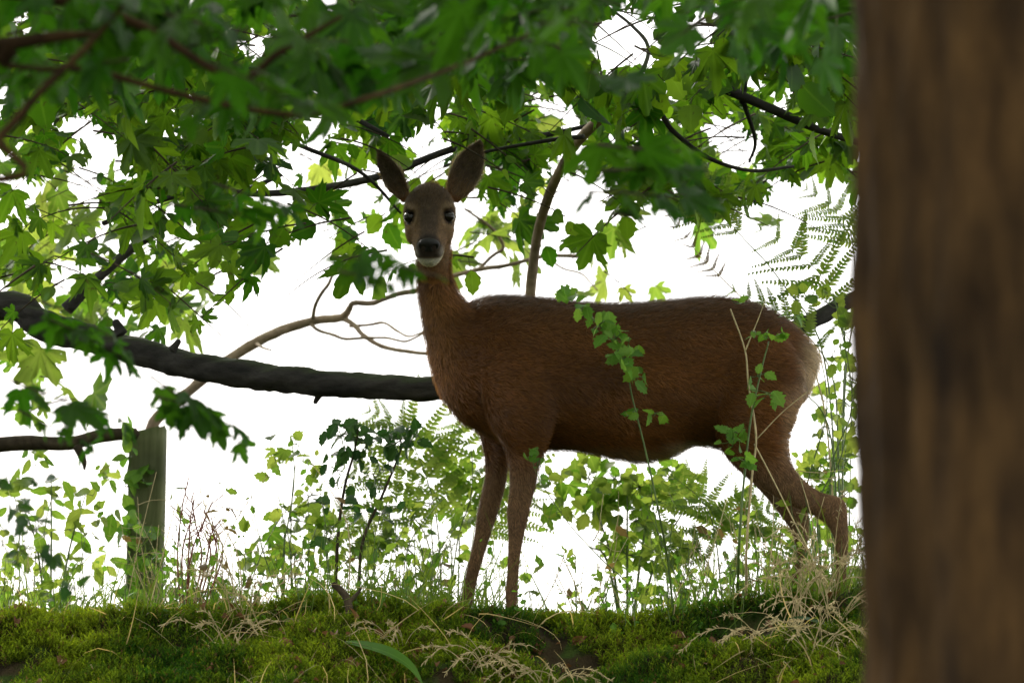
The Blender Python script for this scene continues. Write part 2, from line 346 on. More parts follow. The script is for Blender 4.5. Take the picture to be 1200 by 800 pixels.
near_hind = [((842, 395), (920, 395), -.062, .045), ((838, 440), (940, 436), -.072, .052), ((838, 490), (932, 482), -.076, .052), ((846, 528), (923, 512), -.070, .048), ((868, 556), (928, 538), -.070, .038),
             ((902, 580), (944, 560), -.070, .028), ((932, 597), (962, 574), -.070, .020), ((955, 607), (981, 579), -.070, .017), ((968, 618), (992, 586), -.070, .018), ((976, 632), (995, 610), -.070, .016),
             ((978, 650), (995, 642), -.070, .013), ((979, 675), (993, 675), -.070, .012), ((978, 694), (996, 694), -.072, .015), ((979, 706), (994, 706), -.074, .013), ((974, 722), (994, 722), -.078, .017)]
far_hind = [((836, 440), (930, 436), .060, .05), ((840, 490), (922, 482), .066, .05), ((852, 530), (915, 514), .068, .045), ((872, 558), (918, 542), .068, .036), ((896, 584), (934, 566), .068, .028),
            ((914, 606), (943, 588), .068, .020), ((926, 624), (950, 606), .068, .018), ((930, 642), (948, 632), .068, .015), ((927, 664), (942, 662), .068, .012), ((923, 690), (937, 690), .068, .013),
            ((920, 704), (938, 704), .066, .014), ((916, 724), (936, 724), .062, .017)]
def slim(L, f=.88):
    out = []
    for a, b, Y, w in L:
        k = 1-(1-f)*min(1, max(0, ((a[1]+b[1])/2-515)/40)); m = ((a[0]+b[0])/2, (a[1]+b[1])/2)
        out.append(((m[0]+(a[0]-m[0])*k, m[1]+(a[1]-m[1])*k), (m[0]+(b[0]-m[0])*k, m[1]+(b[1]-m[1])*k), Y, w*k))
    return out
near_front, far_front, near_hind, far_hind = slim(near_front), slim(far_front), slim(near_hind), slim(far_hind)
solids = [loft(torso, 40), loft(neck, 28), loft(near_front, 24), loft(far_front, 24), loft(near_hind, 24), loft(far_hind, 24)]
# head, in its own frame: f along the muzzle, u up, s to the picture's right
HO = P(503, 252, -0.135)
vd = nrm(CAM-HO); el = math.asin(vd[2])-math.radians(24)
HF = nrm(np.array([0.006, -math.cos(el), math.sin(el)])); HS = nrm(np.cross(np.array([0, 0, 1.0]), -HF)); HS = HS if HS[0] > 0 else -HS
roll = math.radians(-1.5); HU0 = np.cross(HS, -HF); HU0 = HU0 if HU0[2] > 0 else -HU0
HU = HU0*math.cos(roll)+HS*math.sin(roll); HS = HS*math.cos(roll)-HU0*math.sin(roll)
def H(d, s, u): return HO+(HF*d+HS*s+HU*u)*0.001
head = [(-92, 22, 18, -30), (-80, 38, 38, -48), (-60, 49, 50, -58), (-32, 57, 55, -66), (-12, 58, 50, -70), (6, 50, 41, -72), (26, 44, 32, -73), (54, 39, 20, -74), (80, 35, 9, -77), (100, 31.5, 3, -78), (114, 28, -1, -74), (125, 23, -6, -62), (131, 14, -14, -48)]
A = np.array([np.concatenate([H(d, 0, (t+b)/2), HU*(t-b)/2000, HS*w/1000]) for d, w, t, b in head])
solids.append(loft_raw(cr(A, 6), 32))
def blob(c, ax, n=14):
    th = np.linspace(0, math.pi, n); A = []
    for t in th[1:-1]: A.append(np.concatenate([c+ax[0]*math.cos(t), ax[1]*math.sin(t), ax[2]*math.sin(t)]))
    return loft_raw(np.array(A), 18)
for s in (-1, 1):                                                # brow ridges and cheeks
    solids.append(blob(H(2, s*41, 24), (HF*.024, HU*.007, HS*.013)))
    solids.append(blob(H(12, s*38, -30), (HF*.045, HU*.03, HS*.016)))
    solids.append(blob(H(108, s*16, -42), (HF*.022, HU*.014, HS*.016)))   # lips
def ear(base, tip, hw, lean, twist):
    ax = tip-base; L = np.linalg.norm(ax); ax = ax/L
    n = nrm(vd*1.0+np.array([twist, 0, 0])); n = nrm(n-ax*(n@ax)); w = np.cross(ax, n)
    prof = [(-.08, .38, .3), (.0, .52, .6), (.12, .74, .9), (.3, .96, 1.1), (.48, 1.0, 1.05), (.64, .86, .8), (.78, .62, .55), (.90, .34, .25), (.99, .10, .05)]
    T = np.linspace(-1, 1, 11); rows = []
    for k, q, c in cr(np.array(prof), 4):
        back = [base+ax*L*k+w*hw*q*t-n*(0.030*c*(1-t*t)) for t in T]
        front = [base+ax*L*k+w*hw*q*t*0.97+n*(0.0085-0.030*c*(1-t*t)) for t in T[::-1]]
        rows.append(np.array(back+front))
    m = 22; k = len(rows); V = np.vstack(rows+[rows[0].mean(0, keepdims=True), rows[-1].mean(0, keepdims=True)]); F = ring_faces(k, m); j = np.arange(m); j2 = (j+1) % m
    return V, np.vstack([F, np.stack([np.full(m, k*m), j2, j], -1), np.stack([np.full(m, k*m+1), (k-1)*m+j, (k-1)*m+j2], -1)])
EY = HO[1]+0.045
ear_l = (P(474, 231, EY), P(441, 174, EY+.01)); ear_r = (P(532, 230, EY), P(564, 164, EY+.005))
solids.append(ear(*ear_l, 0.026, 0, -0.5)); solids.append(ear(*ear_r, 0.037, 0, 0.30))
BV, BF = join(solids)
tmp = bpy.data.objects.new('tmp', mk('tmp', BV, BF)); COL.objects.link(tmp)
rm = tmp.modifiers.new('r', 'REMESH'); rm.mode = 'VOXEL'; rm.voxel_size = 0.0042
sm = tmp.modifiers.new('s', 'SMOOTH'); sm.factor = 0.5; sm.iterations = 5
dg = bpy.context.evaluated_depsgraph_get(); ev = tmp.evaluated_get(dg); em = ev.to_mesh()
bv = np.empty(len(em.vertices)*3, np.float32); em.vertices.foreach_get('co', bv); bv = bv.reshape(-1, 3).astype(float)
em.calc_loop_triangles(); bt = np.empty(len(em.loop_triangles)*3, np.int32); em.loop_triangles.foreach_get('vertices', bt); bt = bt.reshape(-1, 3)
ev.to_mesh_clear(); bpy.data.objects.remove(tmp)

def sstep(a, b, x): t = np.clip((x-a)/(b-a), 0, 1); return t*t*(3-2*t)
def head_coords(p):
    q = (p-HO)*1000; return q@HF, q@HS, q@HU
def ear_param(p, e):
    ax = e[1]-e[0]; t = ((p-e[0])@ax)/(ax@ax); r = np.linalg.norm(p-(e[0]+np.outer(t, ax)), axis=1); return t, r
def coat(p, nor):
    """coat colour and fur length / direction from anatomy, plus a painted backlit ear rim"""
    px, py, _ = proj(p); n = len(p)
    C = np.tile([0.160, 0.066, 0.015], (n, 1)); Ln = np.full(n, 0.017)
    def mixc(c, w): C[:] = C*(1-w[:, None])+np.array(c)*w[:, None]
    mixc((0.075, 0.038, 0.016), sstep(410, 352, py)*sstep(540, 590, px)*0.8)              # darker back
    mixc((0.34, 0.25, 0.15), sstep(518, 538, py)*sstep(640, 700, px)*sstep(860, 820, px)*0.8)  # pale belly line
    mixc((0.30, 0.15, 0.050), sstep(550, 500, px)*sstep(325, 345, py)*0.9)                 # neck and breast
    mixc((0.55, 0.47, 0.36), sstep(512, 526, py)*sstep(765, 800, px)*sstep(850, 825, px)*0.8)                # whitish groin
    leg = sstep(520, 570, py); mixc((0.170, 0.105, 0.055), leg*0.85)
    rump = sstep(925, 952, px)*sstep(385, 410, py)*sstep(500, 460, py); mixc((0.50, 0.41, 0.27), rump)
    mixc((0.34, 0.25, 0.15), sstep(905, 925, px)*sstep(440, 470, py)*sstep(560, 520, py)*0.6)
    Ln += 0.012*rump+0.006*sstep(515, 535, py)*sstep(690, 740, px)*sstep(850, 820, px)-0.009*leg
    D = np.tile([1.0, 0, -0.35], (n, 1)); wl_ = leg[:, None]; D = D*(1-wl_)+np.array([0.1, 0, -1.0])*wl_
    wn_ = (sstep(560, 515, px)*sstep(300, 330, py))[:, None]; D = D*(1-wn_)+np.array([0.25, 0.1, -1.0])*wn_
    D[:, 2] -= 0.5*rump; hoof = sstep(708, 714, py); mixc((0.03, 0.025, 0.02), hoof); Ln *= 1-hoof
    d, s, u = head_coords(p); tl, rl = ear_param(p, ear_l); tr, rr = ear_param(p, ear_r)
    isear = ((tl > 0.02) & (tl < 1.1) & (rl < .05)) | ((tr > 0.02) & (tr < 1.1) & (rr < .055))
    ish = (d > -75) & (np.abs(s) < 75) & (py < 330) & (p[:, 1] < HO[1]+0.075) & ~isear
    face = np.tile([0.205, 0.130, 0.070], (n, 1))
    def fm(c, w): face[:] = face*(1-w[:, None])+np.array(c)*w[:, None]
    fm((0.085, 0.062, 0.046), sstep(30, 12, np.abs(s))*sstep(-20, 40, d)*sstep(-20, 0, u)*0.9)      # dark nose bridge
    fm((0.080, 0.055, 0.036), sstep(6, 40, u)*0.8)                                                 # dark crown
    fm((0.25, 0.16, 0.09), sstep(30, 45, np.abs(s))*sstep(-10, -35, u)*0.7)                        # cheeks
    eye = np.hypot(np.abs(s)-45, np.hypot((d-16)*0.8, (u-4)*1.15)); fm((0.03, 0.022, 0.018), sstep(24, 18, eye)); 
    fm((0.30, 0.22, 0.14), sstep(23, 27, eye)*sstep(34, 29, eye)*0.45)
    fm((0.035, 0.028, 0.025), sstep(98, 112, d)*sstep(-50, -40, u)*0.9)                             # dark band round the nose
    fm((0.78, 0.75, 0.68), sstep(66, 82, d)*sstep(-44, -51, u))                                     # white chin
    fm((0.55, 0.5, 0.43), np.exp(-(((np.abs(s)-25)/6)**2+((d-108)/16)**2+((u+38)/9)**2))*0.85)      # pale lip spots
    wf = (sstep(-78, -40, d)*np.clip(sstep(334, 300, py)+sstep(40, 70, d), 0, 1))[ish][:, None]; C[ish] = C[ish]*(1-wf)+face[ish]*wf; Ln[ish] = 0.0055+0.003*sstep(60, -40, d[ish]); D[ish] = -HF+HU*0.25
    Ln[ish] *= 0.35+0.65*sstep(125, 100, d[ish])
    Ln[ish & (eye < 20)] = 0.0
    for t, r, e, hw in ((tl, rl, ear_l, .026), (tr, rr, ear_r, .037)):
        k = (t > 0.02) & (t < 1.12) & (r < hw*1.6)
        ax = nrm(e[1]-e[0]); nn = nrm(vd-ax*(vd@ax)); inner = (nor[k]@nn) > 0.15
        w = np.abs((p[k]-e[0])@np.cross(ax, nn))/hw
        c = np.where(inner[:, None], np.array([0.17, 0.125, 0.092]), np.array([0.15, 0.09, 0.05]))
        base_ = sstep(.5, .1, t[k])[:, None]; c = c*(1-base_*.7)+np.array([0.21, 0.13, 0.065])*base_*.7; rim = sstep(.72, .95, w)[:, None]; c = c*(1-rim*.8)+np.array([0.42, 0.35, 0.26])*rim*.8  # pale rim tint paints the backlight caught by the ear-edge hair
        tipd = sstep(.8, 1, t[k])[:, None]; c = c*(1-tipd*.5)
        C[k] = c; Ln[k] = 0.007+0.007*rim[:, 0]+0.005*base_[:, 0]; D[k] = ax+0.25*np.outer(np.sign((p[k]-e[0])@np.cross(ax, nn)), np.cross(ax, nn))
    return C, Ln, D
def vnormals(v, f):
    fn = np.cross(v[f[:, 1]]-v[f[:, 0]], v[f[:, 2]]-v[f[:, 0]]); n = np.zeros_like(v)
    for k in range(3): np.add.at(n, f[:, k], fn)
    return nrm(n), np.linalg.norm(fn, axis=1)/2
bn, barea = vnormals(bv, bt)
C0, L0, D0 = coat(bv, bn)
deer = thing('deer', 'brown roe deer doe standing side on, head turned to the camera', 'deer', (0.3, 0, 0.0))
body = link('body', mk('body', bv, bt, M_SKIN, col=C0*0.8), deer)
# fur: tapered strands lying along the coat
def fur(n_h, seed):
    r = np.random.RandomState(seed); tri = r.choice(len(bt), n_h, p=barea/barea.sum())
    a, b = r.rand(n_h), r.rand(n_h); q = a+b > 1; a[q], b[q] = 1-a[q], 1-b[q]
    w = np.stack([1-a-b, a, b], 1)[:, :, None]
    p = (bv[bt[tri]]*w).sum(1); nn = nrm((bn[bt[tri]]*w).sum(1))
    C, L, D = coat(p, nn); keep = L > 0.001; p, nn, C, L, D = p[keep], nn[keep], C[keep], L[keep], D[keep]; m = len(p)
    D = nrm(D); D = D-nn*np.sum(D*nn, 1, keepdims=True)
    cl = np.stack([fbm(p[:, 0]*28+p[:, 1]*9, p[:, 2]*28, 31, 3), fbm(p[:, 0]*28, p[:, 2]*28+p[:, 1]*9, 57, 3), fbm(p[:, 1]*28, p[:, 2]*28, 77, 3)], 1)
    D = nrm(nrm(D)+cl*0.80+r.randn(m, 3)*0.24); D = nrm(D-nn*np.sum(D*nn, 1, keepdims=True))
    L = L*(0.65+0.6*r.rand(m)); side = nrm(np.cross(D, nn)+r.randn(m, 3)*0.15)
    lift = 0.30+0.16*r.rand(m)
    w0 = (0.00042+0.00016*r.rand(m))*np.clip(L/0.012, 0.55, 1.1)
    base = p-nn*0.001; mid = p+D*(L*0.5)[:, None]+nn*(L*lift*0.75)[:, None]; tip = p+D*L[:, None]+nn*(L*lift)[:, None]
    V = np.stack([base-side*w0[:, None], base+side*w0[:, None], mid-side*w0[:, None]*.8, mid+side*w0[:, None]*.8, tip], 1).reshape(-1, 3)
    F = (np.array([[0, 1, 3], [0, 3, 2], [2, 3, 4]])[None]+(np.arange(m)*5)[:, None, None]).reshape(-1, 3)
    v = (0.55+0.9*r.rand(m))*(1+0.55*fbm(p[:, 0]*9, p[:, 2]*14, 5, 4)+0.45*(L < .010)*fbm(p[:, 0]*60, p[:, 2]*60, 15, 3)); c = C*v[:, None]
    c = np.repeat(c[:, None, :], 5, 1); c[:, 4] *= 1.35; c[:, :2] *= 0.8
    return V, F, np.clip(c.reshape(-1, 3), 0, 0.9)
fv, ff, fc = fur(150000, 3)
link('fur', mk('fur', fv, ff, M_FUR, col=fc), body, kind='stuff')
# eyes and nose
def sphere(c, ax, nu=24, nv=16, bend=None):
    th = np.linspace(0, 2*math.pi, nu, endpoint=False); ph = np.linspace(-math.pi/2, math.pi/2, nv+2)[1:-1]
    q = np.stack([np.outer(np.cos(ph), np.cos(th)), np.outer(np.cos(ph), np.sin(th)), np.outer(np.sin(ph), np.ones(nu))], -1).reshape(-1, 3)
    q = np.vstack([q, [[0, 0, -1]], [[0, 0, 1]]])
    if bend is not None: q = bend(q)
    V = c+q[:, :1]*ax[0]+q[:, 1:2]*ax[1]+q[:, 2:]*ax[2]
    F = ring_faces(nv, nu); j = np.arange(nu); k = (j+1) % nu
    return V, np.vstack([F, np.stack([np.full(nu, nu*nv), k, j], -1), np.stack([np.full(nu, nu*nv+1), (nv-1)*nu+j, (nv-1)*nu+k], -1)])
M_EYE = plain_mat('wet_eye', (0.010, 0.006, 0.004), 0.07, 0.42, 0.2); M_NOSE = plain_mat('wet_nose', (0.012, 0.011, 0.011), 0.5, 0.35, 0.05)
for s in (-1, 1):
    out = nrm(HS*s*0.66+HF*0.75+HU*0.02); t2 = nrm(np.cross(out, HU)); t3 = np.cross(t2, out)
    link('eye', mk('eye', *sphere(H(19, s*43, 4), (out*.0135, t2*.0140, t3*.0122)), M_EYE), body)
def nosebend(q):
    q = q.copy(); s, u, f = q[:, 0], q[:, 1], q[:, 2]
    for sg in (-1, 1):
        g = np.exp(-(((s-sg*0.55)/0.20)**2+((u+0.05-sg*0*s)/0.24)**2))*(f > 0)
        q[:, 2] -= 0.75*g*(f > 0)
    q[:, 2] -= 0.10*np.exp(-(s/0.07)**2)*(f > 0)*(u < 0.2)
    q[:, 0] *= 1+0.22*np.clip(u+0.3, -0.6, 0.7)
    return q
link('nose', mk('nose', *sphere(H(123, 0, -19), (HS*.0220, HU*.0180, HF*.0105), 56, 40, nosebend), M_NOSE), body)

# ------------------------------------------------------------------ leaf templates (unit length, base at origin, tip along +y)
def maple(seed, fold=0.10, droop=0.22):
    r = np.random.RandomState(seed); fold = fold*(0.5+1.8*r.rand()); droop = droop*(0.3+2.2*r.rand()); curl = r.uniform(-.25, .25)
    half = [(0, 1.0, 0), (7, .83, .25), (10, .84, .35), (13, .70, .5), (18, .67, .6), (21, .55, .8), (27, .42, 1), (32, .56, .7), (36, .64, .45), (38, .72, .3), (42, .76, .15), (46, .90, 0), (51, .72, .3), (55, .70, .4), (60, .56, .6), (65, .50, .8), (73, .36, 1),
            (82, .45, .6), (88, .46, .4), (95, .56, 0), (106, .42, .4), (122, .34, .7), (145, .2, .9), (170, .07, 1)]
    pts = []
    for sg in (1, -1):
        h = [(a*(1+0.05*r.randn())*sg, l*(1+0.07*r.randn()), d) for a, l, d in half]
        pts += h if sg == 1 else [x for x in h[1:]][::-1]
    V = [(0, 0, 0)]; U = [(0, 0)]
    for a, l, d in pts:
        t = math.radians(a); V.append((l*math.sin(t), l*math.cos(t), -droop*l*l+fold*d*l+curl*l*math.sin(t)*l+0.03*r.randn()*l)); U.append((l, d))
    n = len(pts); F = [(0, 1+(k+1) % n, 1+k) for k in range(n)]
    V = np.array(V); V[:, 1] += 0.0
    return V, np.array(F), np.array(U)
def ovate(seed, width=0.30, fold=0.10, droop=0.2, teeth=0.05, seg=9, power=0.85):
    r = np.random.RandomState(seed); V, U, F = [], [], []
    for k in range(seg+1):
        t = k/seg; w = width*max(0.0, math.sin(math.pi*min(1, t**power)))**0.8*(1+(teeth*3 if k % 2 else -teeth*3)*(0 < k < seg))*(1+0.06*r.randn())
        zc = -droop*t*t
        for sg in (-1, 0, 1):
            V.append((sg*w, t-(0.05 if sg and k % 2 == 0 else 0)*teeth*8, zc+fold*abs(sg)*w*2)); U.append((t, abs(sg)))
    for k in range(seg):
        a = 3*k; F += [(a, a+1, a+4), (a, a+4, a+3), (a+1, a+2, a+5), (a+1, a+5, a+4)]
    return np.array(V), np.array(F), np.array(U)
def leafset(fn, mat, n, name, **kw):
    return [(lambda q: (mk(name, q[0], q[1], mat, uv=q[2], smooth=True), q))(fn(100+k, **kw)) for k in range(n)]
LS = {'maple_canopy': leafset(maple, M_CANOPY, 9, 'maple_leaf'), 'maple_near': leafset(maple, M_NEAR, 8, 'maple_leaf'), 'maple_bright': leafset(maple, M_BRIGHT, 8, 'maple_leaf', fold=0.06, droop=0.15),
      'hazel': leafset(ovate, M_CANOPY, 4, 'hazel_leaf', width=0.36, teeth=0.03), 'herb': leafset(ovate, M_HERB, 4, 'herb_leaf', width=0.31, teeth=0.07),
      'bramble': leafset(ovate, M_BRIGHT, 4, 'bramble_leaf', width=0.33, teeth=0.05), 'lance': leafset(ovate, M_BRIGHT, 3, 'lance_leaf', width=0.22, teeth=0.02),
      'dark': leafset(ovate, M_DARK, 4, 'dark_leaf', width=0.30, teeth=0.05, fold=0.2), 'ivy': leafset(ovate, M_HERB, 3, 'ivy_leaf', width=0.30, teeth=0.02)}
for v in LS.values():
    for me, _ in v: me.materials[0].use_backface_culling = False

# ------------------------------------------------------------------ trees
DENS = ["99999999999999579999", "99999999999999558999", "87999999999957998999", "85888888777643787889", "62756655331310677644", "85365533620033310000", "85453200532102200000", "43442000000000000000",
        "44421000000000000000", "44244100000000000000", "12100000000000000000"]
def dens(px, py):
    r, c = int(py//50), int(px//50)
    if r < 0: return 0.9 if -200 < px < 1200 else 0.5
    if r >= len(DENS): return 0.0
    c = min(max(c, 0), 19); return int(DENS[r][c])/9
GAPS = [(740, 45, 26), (712, 58, 14), (826, 44, 10), (652, 140, 18), (850, 162, 17), (868, 180, 12), (95, 150, 12), (85, 232, 30), (300, 58, 8), (925, 250, 30), (350, 192, 10), (690, 235, 16), (130, 175, 10), (505, 195, 16)]
def in_gap(px, py, rad): return any(math.hypot(px-a, py-b) < q+rad for a, b, q in GAPS)
def on_deer(px, py):
    return (462 < px < 545 and 212 < py < 340) or (486 < px < 560 and 320 < py < 460) or (436 < px < 490 and 170 < py < 235) or (520 < px < 572 and 160 < py < 225) or (520 < px < 960 and py > 345)

class Tree:
    def __init__(self, name, label, base, mat, cat='tree'):
        self.o = thing(name, label, cat, base); self.mat = mat; self.twigs = []; self.leaves = []; self.crown = None
    def part(self, name, pts, rad, sides=10, sub=6, rough=0.10, freq=18, mat=None, parent=None):
        V, F = tube(pts, rad, sides, sub, rough, freq, rng.randint(1000)); return link(name, mk(name, V, F, mat or self.mat), parent or self.o)
    def spray(self, p0, d, L, kinds, size, n=7, bias=(0, 0, 1), wild=1.0, gate=1.0, droop=0.5, allow_deer=False, side=0.8, keep=None):
        """a twig from p0 along d with leaves on stalks; leaves falling on sky gaps of the wood are skipped"""
        d = nrm(d); r = rng; k = 6
        sway = nrm(r.randn(3))*0.25
        pts = [p0+d*L*t+np.array([0, 0, -1.0])*droop*L*t*t*0.5+sway*L*math.sin(t*2.2)*0.3 for t in np.linspace(0, 1, k)]
        bits = [tube(pts, np.linspace(0.0032, 0.0010, k)*(L/0.35)**0.5, 5, 3)]; got = 0
        C = cr(np.array(pts), 6)
        for q in range(n):
            t = (q+0.8)/n; c = C[min(len(C)-1, int(t*(len(C)-1)))]
            sd = nrm(np.cross(d, [0, 0, 1.0])+1e-6)*(1 if q % 2 else -1)
            out = nrm(d*0.6+sd*side+r.randn(3)*0.45*wild+np.array([0, 0, -0.25]))
            s = size*(0.45+1.0*r.rand()**1.3); st = s*(0.25+0.35*r.rand()); b = c+out*st
            y = nrm(out+np.array([0, 0, -0.75*r.rand()])); nn = nrm(np.array(bias, float)+r.randn(3)*0.85*wild)
            ctr = b+y*s*0.45; px, py, dep = proj(ctr)
            if keep is not None:
                if not keep(px, py): continue
            else:
                dd = dens(px, py)
                if in_gap(px, py, s*0.45/dep/K): continue
                if px < 205 and abs(py-(356+0.33*px)) < 26 and c[1] < .7 and r.rand() < .85: continue
                if dd == 0 or r.rand() > dd**gate*1.25+0.05: continue
            if not allow_deer and c[1] < 0.2 and (on_deer(px, py) or (True and any(on_deer(px+math.cos(w_)*s*0.62/dep/K, py+math.sin(w_)*s*0.62/dep/K) for w_ in np.arange(8)*.785))): continue
            kind = kinds[r.randint(len(kinds))]; self.leaves.append((kind, r.randint(len(LS[kind])), frame(y, nn), b, s)); got += 1
            bits.append(tube([c, (c+b)/2+np.array([0, 0, 0.004]), b], [0.0009, 0.0008, 0.0008], 4, 2))
        if got: self.twigs.append(join(bits))
    def finish(self, mass=None, twig_mat=None, limit=300):
        """crown > each leaf and twig; the leaves past the limit and the unseen ones added for shade are one mass"""
        L = self.leaves; order = list(range(len(L)))
        def size(k):
            px, py, dep = proj(L[k][3]); inside = -60 < px < 1260 and -60 < py < 860
            return -(L[k][4]/dep if inside else 0)
        order.sort(key=size); Vs, Fs, Us = [], [], []
        rest = order[limit:]; off = 0
        for k in rest:
            kind, v, R, b, s = L[k]; tv, tf, tu = LS[kind][v][1]; Vs.append((tv*s)@R.T+b); Fs.append(tf+off); Us.append(tu); off += len(tv)
        if mass is not None:  # out-of-frame leaves added to the crown to block sky light
            tv, tf, tu = mass[0]; V, F = scatter(tv, tf, *mass[1:]); Vs.append(V); Fs.append(F+off); Us.append(np.tile(tu, (len(mass[2]), 1))); off += len(V)
        m0 = LS[L[0][0]][0][0].materials[0]
        if Vs: self.crown = link('crown', mk('crown', np.vstack(Vs), np.vstack(Fs), m0, uv=np.vstack(Us)), self.o, kind='stuff')
        par = self.crown if self.crown else self.o
        for k in order[:limit]:
            kind, v, R, b, s = L[k]; link('leaf', LS[kind][v][0], par, mat4(R, b, s))
        for v, f in self.twigs: link('twig', mk('twig', v, f, twig_mat or M_TWIG), par)

def unseen_shade_leaves(n, centre, rad, leaf, seed, zmin=-9, ymax=9, ymin=-99, hollow=0.45, margin=120):
    """unseen crown leaves added over and beside the view to shade the scene"""
    r = np.random.RandomState(seed); p = []
    while sum(map(len, p)) < n:
        d = nrm(r.randn(n, 3)); q = centre+d*np.array(rad)*(hollow+(1-hollow)*r.rand(n, 1)**0.6)
        cl = fbm(q[:, 0]*0.9+q[:, 2]*0.5, q[:, 1]*0.9+q[:, 2]*0.3, seed, 3); px, py, dep = proj(q)
        lim = margin+0.35*leaf/np.maximum(dep, 0.3)/K
        inside = (dep > 0) & (px > -lim) & (px < 1200+lim) & (py > -lim) & (py < 800+lim)
        ok = (cl > -0.28) & ~inside & (q[:, 2] > zmin) & (q[:, 1] < ymax) & (q[:, 1] > ymin) & (q[:, 2] > height(q[:, 0], q[:, 1])+0.4) & (np.linalg.norm(q-CAM, axis=1) > 0.9)
        p.append(q[ok])
    p = np.vstack(p)[:n]; y = nrm(r.randn(n, 3)+np.array([0, 0, -0.5])); nn = nrm(r.randn(n, 3)*0.8+np.array([0, 0, 1.0]))
    return frames(y, nn), p, leaf*(0.7+0.6*r.rand(n))
LOW = (np.array([[0, 0, 0], [.42, .35, -.02], [.2, .55, -.05], [0, 1, -.15], [-.2, .55, -.05], [-.42, .35, -.02]]), np.array([[0, 1, 2], [0, 2, 3], [0, 3, 4], [0, 4, 5]]), np.array([[0, 0], [1, .5], [.5, .5], [1, 0], [.5, .5], [1, .5]]))
def region(x0, x1, y0, y1, power=1.0):
    for _ in range(200):
        px, py = rng.uniform(x0, x1), rng.uniform(y0, y1)
        if rng.rand() < dens(px, py)**power: return px, py
    return px, py

# big trunk close to the camera on the right
tb = P(1209, 400, -4.6); gz = hz(tb[0], -4.6)
T1 = Tree('tree', 'thick brown tree trunk close to the camera along the right edge', (tb[0], -4.6, gz), M_TRUNK)
V, F = tube([(tb[0]+.02, -4.6, gz-.2), (tb[0]+.012, -4.6, gz+.25), (tb[0]+.004, -4.6, gz+.8), (tb[0], -4.6, 0.2), (tb[0]-.006, -4.6, 1.2), (tb[0]+.05, -4.55, 2.6), (tb[0]+.1, -4.4, 4.6)], [.26, .19, .166, .160, .157, .14, .09], 90, 40)
ctr = np.array([tb[0], -4.6]); a = np.arctan2(V[:, 1]-ctr[1], V[:, 0]-ctr[0]); rr = np.stack([V[:, 0]-ctr[0], V[:, 1]-ctr[1]], 1)
furrow = np.abs(fbm(a*7, V[:, 2]*2.6, 61, 4))*0.034+fbm(a*2, V[:, 2]*3.0, 44, 4)*0.018-0.006
V[:, :2] += nrm(rr)*furrow[:, None]; link('trunk', mk('trunk', V, F, M_TRUNK), T1.o)
T1.part('branch', [(tb[0]-.02, -4.6, 1.9), (tb[0]-.5, -4.3, 2.3), (tb[0]-1.1, -3.6, 2.55), (tb[0]-1.7, -2.9, 2.6)], [.06, .045, .03, .012])
T1.part('branch', [(tb[0]+.0, -4.55, 2.4), (tb[0]+.2, -5.4, 3.2), (tb[0]-.2, -6.6, 3.8), (tb[0]-.8, -7.8, 4.0)], [.06, .05, .035, .012])
for k in range(26):                                            # blurred sprays across the top right
    px, py = rng.uniform(560, 1000), rng.uniform(-50, 30); Y = rng.uniform(-3.6, -1.8)
    T1.spray(P(px, py, Y), np.array([rng.choice([-1, 1])*1.0, rng.uniform(-.4, .4), rng.uniform(-.25, .15)]), 0.15, ['maple_near'], 0.070, 5, gate=1.4, wild=0.9)
blob_r = lambda px, py: 680 < px < 835 and 140 < py < 262
for (a0, b0, c0, d0) in ((700, 170, 815, 160), (705, 200, 830, 190), (690, 225, 800, 232), (715, 250, 780, 255)):
    p, q = P(a0, b0, -3.0), P(c0, d0, -2.8)
    T1.spray(p, q-p, np.linalg.norm(q-p), ['maple_near'], 0.055, 7, keep=blob_r, droop=0.1, wild=0.6)
for (a0, b0, c0, d0) in ((385, 300, 478, 312), (398, 318, 482, 330), (470, 312, 540, 322)):
    p, q = P(a0, b0, -3.3), P(c0, d0, -3.2)
    T1.spray(p, q-p, np.linalg.norm(q-p), ['maple_near'], 0.030, 7, keep=lambda px, py: 372 < px < 468 and 288 < py < 342 or (468 <= px < 535 and 316 < py < 326), droop=0.1, wild=0.5, allow_deer=True)
T1.finish(mass=(LOW, *unseen_shade_leaves(2800, np.array([0.9, -5.5, 2.6]), (4.5, 4.0, 3.0), 0.24, 5, zmin=1.0, ymax=-2.5)))

# near tree on the left, trunk outside the picture, branches across the top
lb = (-1.75, -3.6); T6 = Tree('tree', 'blurred branches and leaves of a near tree across the top left', (*lb, hz(*lb)), M_TRUNK)
T6.part('trunk', [(lb[0], lb[1], hz(*lb)-.2), (lb[0]+.02, lb[1], -.2), (lb[0], lb[1], 1.0), (lb[0]-.05, lb[1], 2.4), (lb[0]-.1, lb[1], 4.2)], [.17, .12, .105, .09, .05], 40, 16, 0.12, 6)
def pxline(Ys, *pts): return [P(a, b, y) for (a, b), y in zip(pts, Ys)]
T6.part('branch', [(lb[0], lb[1], .55)]+pxline([-3.4]*6, (-60, 66), (90, 80), (200, 108), (290, 128), (360, 134), (440, 112))+pxline([-3.2, -3.1], (545, 74), (620, 40)), [.03, .0055, .005, .0045, .0042, .004, .0036, .003, .002])
T6.part('branch', [(lb[0], lb[1], .6)]+pxline([-3.5]*4, (-80, 52), (0, 52), (60, 44), (110, 40)), [.03, .012, .010, .008, .004])
T6.part('branch', [(lb[0], lb[1], .3)]+pxline([-3.6]*5, (-60, 210), (0, 160), (50, 105), (105, 52), (150, 0)), [.025, .007, .0055, .005, .004, .003])
T6.part('branch', [(lb[0], lb[1], .62)]+pxline([-3.3]*5, (-60, -20), (140, 20), (270, 90), (330, 60), (400, 20)), [.03, .01, .007, .005, .005, .003])
